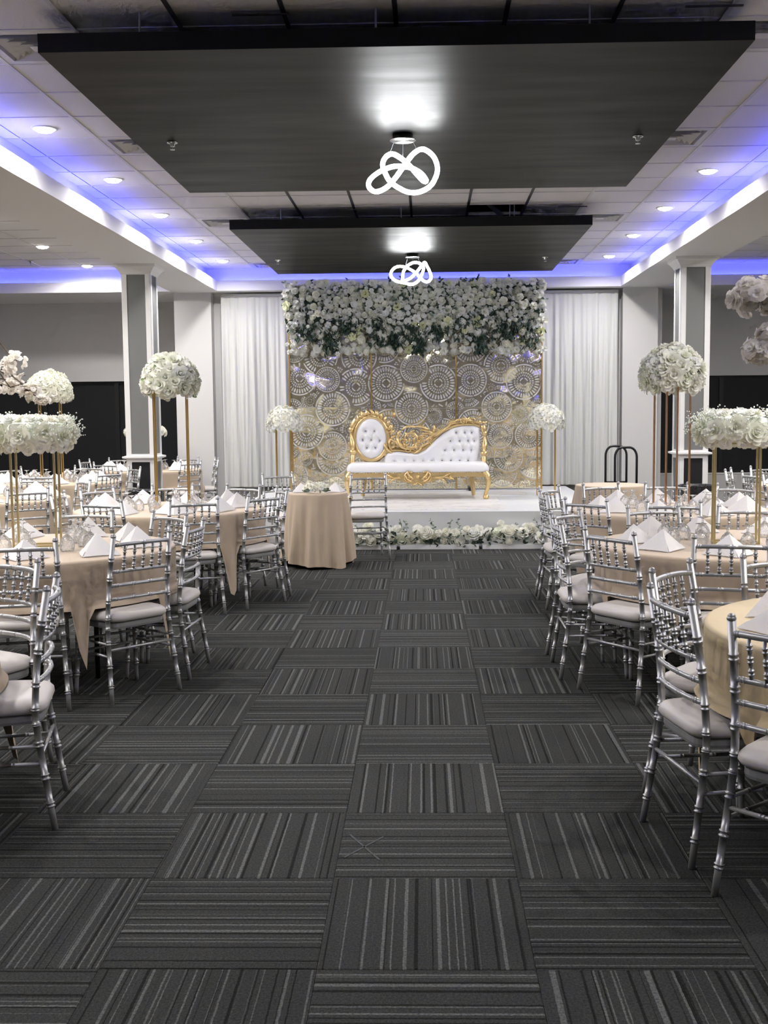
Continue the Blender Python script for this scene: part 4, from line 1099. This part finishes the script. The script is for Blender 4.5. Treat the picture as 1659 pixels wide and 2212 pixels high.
for k in range(26):                              # sprigs above the top edge
    x = rnd.uniform(W0, W1); p = Vector((x, -.03, bz(624)-zb0)); d = Vector((rnd.uniform(-.6,.6), rnd.uniform(-.3,.1), 1)).normalized(); L = rnd.uniform(.05,.14)
    lv.tube([p, p+d*L], .003, 3)
    for q_ in range(7): leaf(lv if k % 2 else dk, p+d*L*(.3+.1*q_), (rnd.uniform(-1,1), rnd.uniform(-.6,.3), rnd.uniform(0,1)), rnd.uniform(.035,.06), .016, rnd)
for xc_, wd, top, bot in ((-1.55,.20,700,735),(-1.25,.12,715,762),(-.55,.22,690,745),(-.10,.15,700,735),(.28,.14,705,735),(.72,.26,690,742),(.95,.12,725,765),(1.28,.18,700,738),(-1.0,.2,690,720),(1.62,.16,690,752),(-.3,.1,720,750),(.05,.1,730,760)):   # hanging dark vines
    for k in range(110):
        x = xc_+rnd.gauss(0, wd*.5); py = rnd.uniform(top, bot)
        leaf(dk, (x, rnd.uniform(-.14, -.03), bz(py)-zb0), (rnd.uniform(-.7,.7), rnd.uniform(-.4,0), -rnd.uniform(.3,1)), rnd.uniform(.05,.11), rnd.uniform(.012,.022), rnd)
tag(dk.build('dark_leaves', M['vine'], fg), kind='stuff'); tag(lv.build('eucalyptus_leaves', M['leaf'], fg), kind='stuff')
MB().box(W0+.05, W1-.05, -.02, .02, bz(700)-zb0, bz(622)-zb0).build('mesh_backing', M['vine'], fg)

# ------------------------------------------------------------------ carved chaise sofa
SX, SY = -.1336, 14.86
SK = 14.86/FPX
def sx_(px): return (px-902)*SK
def sz_(py): return (1079-py)*SK
sofa = thing('carved_sofa', 'white tufted leather chaise sofa with carved gold frame on the stage', 'sofa', (SX, SY, ST_Z+.006))
G = M['sofa_gold']; YBk = .25
seat = bevel_box(1.86, .64, .150, .066, 6); seat.v = [(x*(1 if abs(x) < .7 else 1), y, z-.02*(abs(x)/.92)**4) for x, y, z in seat.v]
seat_o = seat.build('seat_cushion', M['sofa_white'], sofa, True); seat_o.location = (0, .02, .415)
tr = MB()
for k in range(88): tr.ball((-.90+1.80*k/87, -.295, .346), .0085, 6, 4)
tag(tr.build('nailhead_trim', G, seat_o, True, (0, -.02, -.415)), kind='stuff')
# tufted oval back
ocx, ocz, orx, orz = sx_(800), sz_(951), .212, .280
ob = [(-.075,.10),(.045,.10),(-.115,-.02),(.0,-.02),(.115,-.03),(-.06,-.13),(.055,-.13)]
def tuft(x, z, bs):
    d = 0
    for bx_, bz_ in bs: d += .040*exp(-((x-bx_)**2+(z-bz_)**2)/.0009)+.016*exp(-((x-bx_)**2+(z-bz_)**2)/.006)
    return d
def crease(x, z, bs):
    d = 0
    for i in range(len(bs)):
        for j in range(i):
            ax, az = bs[i]; cx_, cz_ = bs[j]; L2 = (ax-cx_)**2+(az-cz_)**2
            if L2 > .0235 or abs(az-cz_) < .02: continue
            t_ = max(0, min(1, ((x-ax)*(cx_-ax)+(z-az)*(cz_-az))/L2)); dd = (x-ax-t_*(cx_-ax))**2+(z-az-t_*(cz_-az))**2
            d = max(d, .014*exp(-dd/.00012))
    return d
def oval(u, v):
    a = 2*pi*u; x, z = orx*v*cos(a), orz*v*sin(a); x += .02*z/orz*.0
    y = -.085*sqrt(max(0, 1-v**2.6))+tuft(x, z, ob)+crease(x, z, ob)
    return (ocx+x, YBk-.01+y, ocz+z)
oval_o = MB().grid(oval, 64, 26, wrapu=True).build('oval_back', M['sofa_white'], sofa, True)
el = [(ocx+(orx+.012)*cos(2*pi*k/60), YBk-.02, ocz+(orz+.012)*sin(2*pi*k/60)) for k in range(60)]
MB().tube(el, .030, 8, closed=True).build('oval_frame', G, sofa, True)
MB().tube([(p[0]*1, p[1]+.045, p[2]) for p in el], .042, 8, closed=True).build('oval_back_frame', G, sofa, True)
# swept right back
TOP = [(828,992),(836,982),(857,980),(880,983),(901,984),(919,976),(937,958),(956,941),(974,930),(995,925),(1024,925),(1038,929)]
top_pts = [(sx_(x), sz_(y)) for x, y in TOP]; zbot = sz_(1012)
rb = []
for row, (zpy, xs) in enumerate(((1001,(850,873,893,913,933,955,974,993,1012)), (978,(961,981,1001,1019)), (958,(973,993,1012,1026)), (940,(986,1005,1020)))):
    rb += [(sx_(x), sz_(zpy)) for x in xs]
xa, xb_ = top_pts[0][0], top_pts[-1][0]
def swept(u, v):
    x = xa+(xb_-xa)*u; zt_ = interp(top_pts, x); z = zbot+(zt_-zbot)*v
    e = min(u*14, (1-u)*14, 1); e2 = min(1, (1-v)*5)
    y = -.07*sqrt(max(0, e))*sqrt(max(0, e2))+tuft(x, z, rb)*e+crease(x, z, rb)*.8
    return (x, YBk-.01+y, z)
swept_o = MB().grid(swept, 110, 44).build('swept_back', M['sofa_white'], sofa, True)
MB().grid(lambda u, v: (xa+(xb_-xa)*u, YBk+.03, zbot+(interp(top_pts, xa+(xb_-xa)*u)-zbot)*v), 40, 2).build('back_board', M['sofa_white'], sofa, True)
bt = MB()
for x, z in ob: bt.ball((ocx+x, YBk-.075+tuft(x, z, ob)*.85, ocz+z), .011, 8, 5)
tag(bt.build('crystal_buttons', M['crystal'], oval_o, True), kind='stuff'); bt = MB()
for x, z in rb: bt.ball((x, YBk-.062+tuft(x, z, rb)*.8, z), .011, 8, 5)
tag(bt.build('crystal_buttons', M['crystal'], swept_o, True), kind='stuff')
fr = spline([(x, YBk-.01, z+.018) for x, z in top_pts], 5)
MB().tube(fr, [.022+.006*sin(i*.35) for i in range(len(fr))], 8).build('top_rail', G, sofa, True)
MB().tube([(p[0], p[1]+.03, p[2]+.02) for p in fr], .020, 8).build('top_rail_back', G, sofa, True)
# carved ornament
def scroll(b, c, r0, turns, a0, sgn, th=.016, y=None, n=34):
    y = YBk-.035 if y is None else y
    path, rad = [], []
    for k in range(n+1):
        t_ = k/n; r = r0*(1-t_)**.85+.004; a = a0+sgn*turns*2*pi*t_
        path.append((c[0]+r*cos(a), y-.018*t_, c[1]+r*sin(a))); rad.append(th*(1-.55*t_))
    b.tube(path, rad, 7); b.ball((c[0], y-.03, c[1]), th*.9, 7, 5)
def frond(b, p, ang, L, bend, th=.018, y=None):
    y = YBk-.04 if y is None else y
    path, rad = [], []; x, z = p; a = ang
    for k in range(9):
        path.append((x, y-.02*sin(pi*k/8), z)); rad.append(th*sin(pi*min(1, .18+.82*(1-k/8)*.9+.05))); x += cos(a)*L/8; z += sin(a)*L/8; a += bend/8
    b.tube(path, rad, 6, flat=.7)
b = MB()                                            # cartouche between oval and swept back
cc = (sx_(884), sz_(953))
scroll(b, cc, .165, 1.5, 2.4, 1, .020); scroll(b, (sx_(905), sz_(957)), .085, 1.3, -1.2, -1, .016); scroll(b, (sx_(898), sz_(972)), .06, 1.2, .5, 1, .013)
for px, py, an, L, be in ((866,935,.9,.22,-1.6),(890,927,.2,.24,-.9),(905,932,-.1,.24,-.6),(915,940,-.2,.22,.5),(925,948,.3,.22,.4),(912,960,.5,.20,.3),(872,975,2.6,.2,-1.2),(862,972,1.9,.18,1.2),(890,985,.2,.16,1.0),(905,975,.9,.16,-.8),(880,968,-.5,.14,1.2),(850,985,2.8,.22,-1.1),(846,978,2.3,.18,-1.4),(935,950,.55,.25,.25),(948,941,.5,.22,.4)):
    frond(b, (sx_(px), sz_(py)), an, L, be)
rc = random.Random(5)
for k in range(26):
    px = rc.uniform(856, 944); lo = interp([(850,980),(885,986),(905,984),(920,975),(937,957),(950,945)], px)-4; hi = interp([(850,972),(866,945),(880,932),(905,930),(930,940),(950,940)], px)+3
    frond(b, (sx_(px), sz_(rc.uniform(hi, max(lo, hi+2)))), rc.uniform(-.6, 3.4), rc.uniform(.08,.13), rc.uniform(-2.2, 2.2), .014, YBk-.02)
for px, py, r in ((870,958,.05),(893,942,.045),(915,950,.05),(880,975,.04),(930,952,.035)): scroll(b, (sx_(px), sz_(py)), r, 1.2, px*.1, 1 if px % 2 else -1, .012)
b.build('carved_cartouche', G, sofa, True)
b = MB()                                            # crest of the oval
for k in range(11):
    a = radians(38+k*12.5); p = (ocx+(orx+.045)*cos(a), ocz+(orz+.045)*sin(a)); frond(b, p, a+(1.45 if k < 6 else -1.45), .10, -1.2 if k < 6 else 1.2, .022, YBk-.02)
for a in (70, 95, 120): scroll(b, (ocx+(orx+.055)*cos(radians(a)), ocz+(orz+.055)*sin(radians(a))), .042, 1.1, radians(a), 1 if a < 95 else -1, .012, YBk-.03)
for k in range(6):
    a = radians(-28+k*11); p = (ocx+(orx+.05)*cos(a), ocz+(orz+.05)*sin(a)); frond(b, p, a+1.4, .10, -1.3, .021, YBk-.02)
scroll(b, (sx_(838), sz_(931)), .05, 1.2, 1.2, -1, .014)
b.build('carved_crest', G, sofa, True)
b = MB()                                            # crest at the high end
for px, py, an, L, be in ((968,924,1.2,.14,-2.0),(982,918,.9,.15,-1.6),(998,916,.5,.16,-1.2),(1012,916,2.4,.15,1.5),(1024,917,.2,.12,-.6),(1034,918,.1,.11,-.4),(1046,922,1.0,.06,-1.1),(990,921,2.6,.12,1.6),(1008,921,1.6,.10,-1.2)):
    frond(b, (sx_(px), sz_(py)), an, L, be, .017, YBk-.02)
scroll(b, (sx_(1002), sz_(915)), .05, 1.2, 0, 1, .012); scroll(b, (sx_(1022), sz_(915)), .045, 1.2, 3, -1, .012)
b.build('carved_end_crest', G, sofa, True)
for nm, pts in (('end_post', [(sx_(1044), YBk-.02, sz_(924)), (sx_(1048), YBk-.03, sz_(945)), (sx_(1048), YBk-.05, sz_(970)), (sx_(1046), YBk-.10, sz_(990)), (sx_(1046), YBk-.12, sz_(1022))]),
                ('end_post', [(sx_(768), YBk-.02, sz_(908)), (sx_(756), YBk-.03, sz_(935)), (sx_(759), YBk-.05, sz_(965)), (sx_(760), YBk-.10, sz_(985)), (sx_(757), YBk-.12, sz_(1022))])):
    P_ = spline(pts, 8); b = MB(); b.tube(P_, [.030+.010*sin(i*.5) for i in range(len(P_))], 9)
    b.lathe([(.02,-.03),(.045,-.02),(.05,0),(.045,.02),(.02,.03)], 12, Matrix.Translation(Vector(pts[3])+Vector((0,0,.03))))
    b.ball(Vector(pts[1])+Vector((0,-.01,.02)), .036, 8, 6); b.build(nm, G, sofa, True)
# aprons
def apron_low(u): return .262-.020*cos(u*2*pi*1.5)*(1 if abs(u) < .5 else 1)-.05*exp(-(u/.12)**2)+.02*abs(u)*2
b = MB()
for sgn_y, th in ((-.300, .04), (.27, .03)):
    b.grid(lambda u, v: (-.90+1.80*u, sgn_y, apron_low(u-.5)+(.343-apron_low(u-.5))*v), 60, 3)
    b.grid(lambda u, v: (-.90+1.80*u, sgn_y+th, apron_low(u-.5)+(.343-apron_low(u-.5))*v), 60, 3)
    b.grid(lambda u, v: (-.90+1.80*u, sgn_y+th*v, apron_low(u-.5)), 60, 1)
b.build('apron', G, sofa, True)
b = MB()
for s in (-1, 1): b.box(s*.90-.02, s*.90+.02, -.29, .29, .28, .343)
b.build('side_apron', G, sofa)
b = MB(); ya = -.312
scroll(b, (-.11, .285), .075, 1.3, 1.0, 1, .012, ya); scroll(b, (.11, .285), .075, 1.3, 2.1, -1, .012, ya); b.ball((0, ya, .295), .028, 9, 6)
for s in (-1, 1):
    for k, (x, z, an, L, be) in enumerate(((.03,.26,.3,.17,1.2),(.05,.23,.1,.16,1.4),(.2,.275,.2,.2,-1.2),(.22,.30,-.3,.18,1.0),(.32,.285,.1,.16,-.6),(.0,.23,-.9,.08,.8))):
        frond(b, (s*x, z), an if s > 0 else pi-an, L, be if s > 0 else -be, .013, ya)
    scroll(b, (s*.42, .29), .04, 1.1, 1.5, s, .010, ya)
b.build('carved_apron_scroll', G, sofa, True)
for s in (-1, 1):
    P_ = spline([(s*.885, -.27, .345), (s*.925, -.30, .27), (s*.915, -.29, .16), (s*.885, -.265, .06), (s*.89, -.275, .03), (s*.892, -.28, .012)], 8)
    b = MB(); b.tube(P_, [max(.018, .042-.0008*i) if i < 30 else .026 for i in range(len(P_))], 10)
    b.lathe([(.02,0),(.036,.004),(.042,.025),(.036,.045),(.02,.052)], 12, Matrix.Translation((s*.892, -.28, 0)))
    b.ball((s*.915, -.315, .29), .035, 8, 6); b.build('front_leg', G, sofa, True)
    MB().tube([(s*.72, .24, .345), (s*.735, .265, .17), (s*.755, .30, .008)], [.036, .032, .026], 4).build('back_leg', M['sofa_leg'], sofa)

# ------------------------------------------------------------------ hand trucks, bins, wall plate
for k, (x, y) in enumerate(((2.62, 15.62), (2.65, 15.02))):
    t = thing('hand_truck', 'black tubular hand truck with arched handle standing behind the small bare table', 'hand truck', (x, y, 0), group='hand trucks')
    hw_ = .145; P_ = [(-hw_, 0, .12), (-hw_, 0, .92)]+[(-hw_+.1*(1-cos(a)), 0, .92+.13*sin(a)) for a in [pi/2*i/6 for i in range(1, 7)]]
    P_ += [(-p[0], 0, p[2]) for p in reversed(P_)]
    MB().tube(P_, .016, 10).build('handle_frame', M['black'], t, True)
    for z in (.3, .55): MB().tube([(-hw_, 0, z), (hw_, 0, z)], .011, 8).build('crossbar', M['black'], t, True)
    MB().box(-.18, .18, -.22, .02, .0, .012).build('toe_plate', M['black'], t)
    for s in (-1, 1):
        Mx = Matrix.Translation((s*.2, .09, .11)) @ Matrix.Rotation(pi/2, 4, 'Y')
        MB().lathe([(.10,-.025),(.11,-.015),(.11,.015),(.10,.025)], 20, Mx).build('wheel', M['rubber'], t, True)
    MB().tube([(-.2, .09, .11), (.2, .09, .11)], .01, 6).build('axle', M['black'], t, True)
for x, y, side in ((-3.24, 12.72, 'posy-table'), (3.10, 12.97, 'hand-truck')):
    t = thing('waste_bin', 'round black waste bin with liner before the %s side column' % side, 'bin', (x, y, 0))
    MB().lathe([(.15,0),(.185,.62),(.195,.63),(.195,.655),(.18,.655),(.17,.60),(.14,.02)], 28).build('bin_body', M['bin'], t, True)
    MB().grid(lambda u, v: ((.20+.006*sin(17*u*2*pi))*cos(2*pi*u), (.20+.006*sin(17*u*2*pi))*sin(2*pi*u), .675-.16*v+.006*sin(9*2*pi*u)), 60, 5, wrapu=True).build('bin_liner', M['bag'], t, True)
    MB().lathe([(.199,.672),(.19,.682),(.178,.672),(.165,.6),(.10,.45),(.01,.42)], 28, cap=False).build('liner_mouth', M['bag'], t, True)
t = thing('wall_outlet', 'white double outlet plate on the wall under the window', 'wall plate', (5.045, YW-.001, .34))
pl_ = MB().box(-.06, .06, -.008, 0, 0, .12).build('plate', M['plate'], t)
for s in (-1, 1):
    for z in (.035, .085): MB().box(s*.028-.014, s*.028+.014, -.010, -.008, z-.014, z+.014).build('socket', M['vent'], pl_)

# ------------------------------------------------------------------ faint taped cross on the carpet
M['tape'] = mat('pale_tape', (.058,.064,.068), .8)
t = thing('tape_mark', 'faint pale cross of tape residue on the striped carpet of the aisle', 'tape mark', (-.235, 3.85, .0008))
for a_, L_ in ((radians(56), .23), (radians(-63), .26)):
    MB().box(-L_/2, L_/2, -.004, .004, 0, .0006, Matrix.Rotation(a_, 4, 'Z')).build('tape_strip', M['tape'], t)
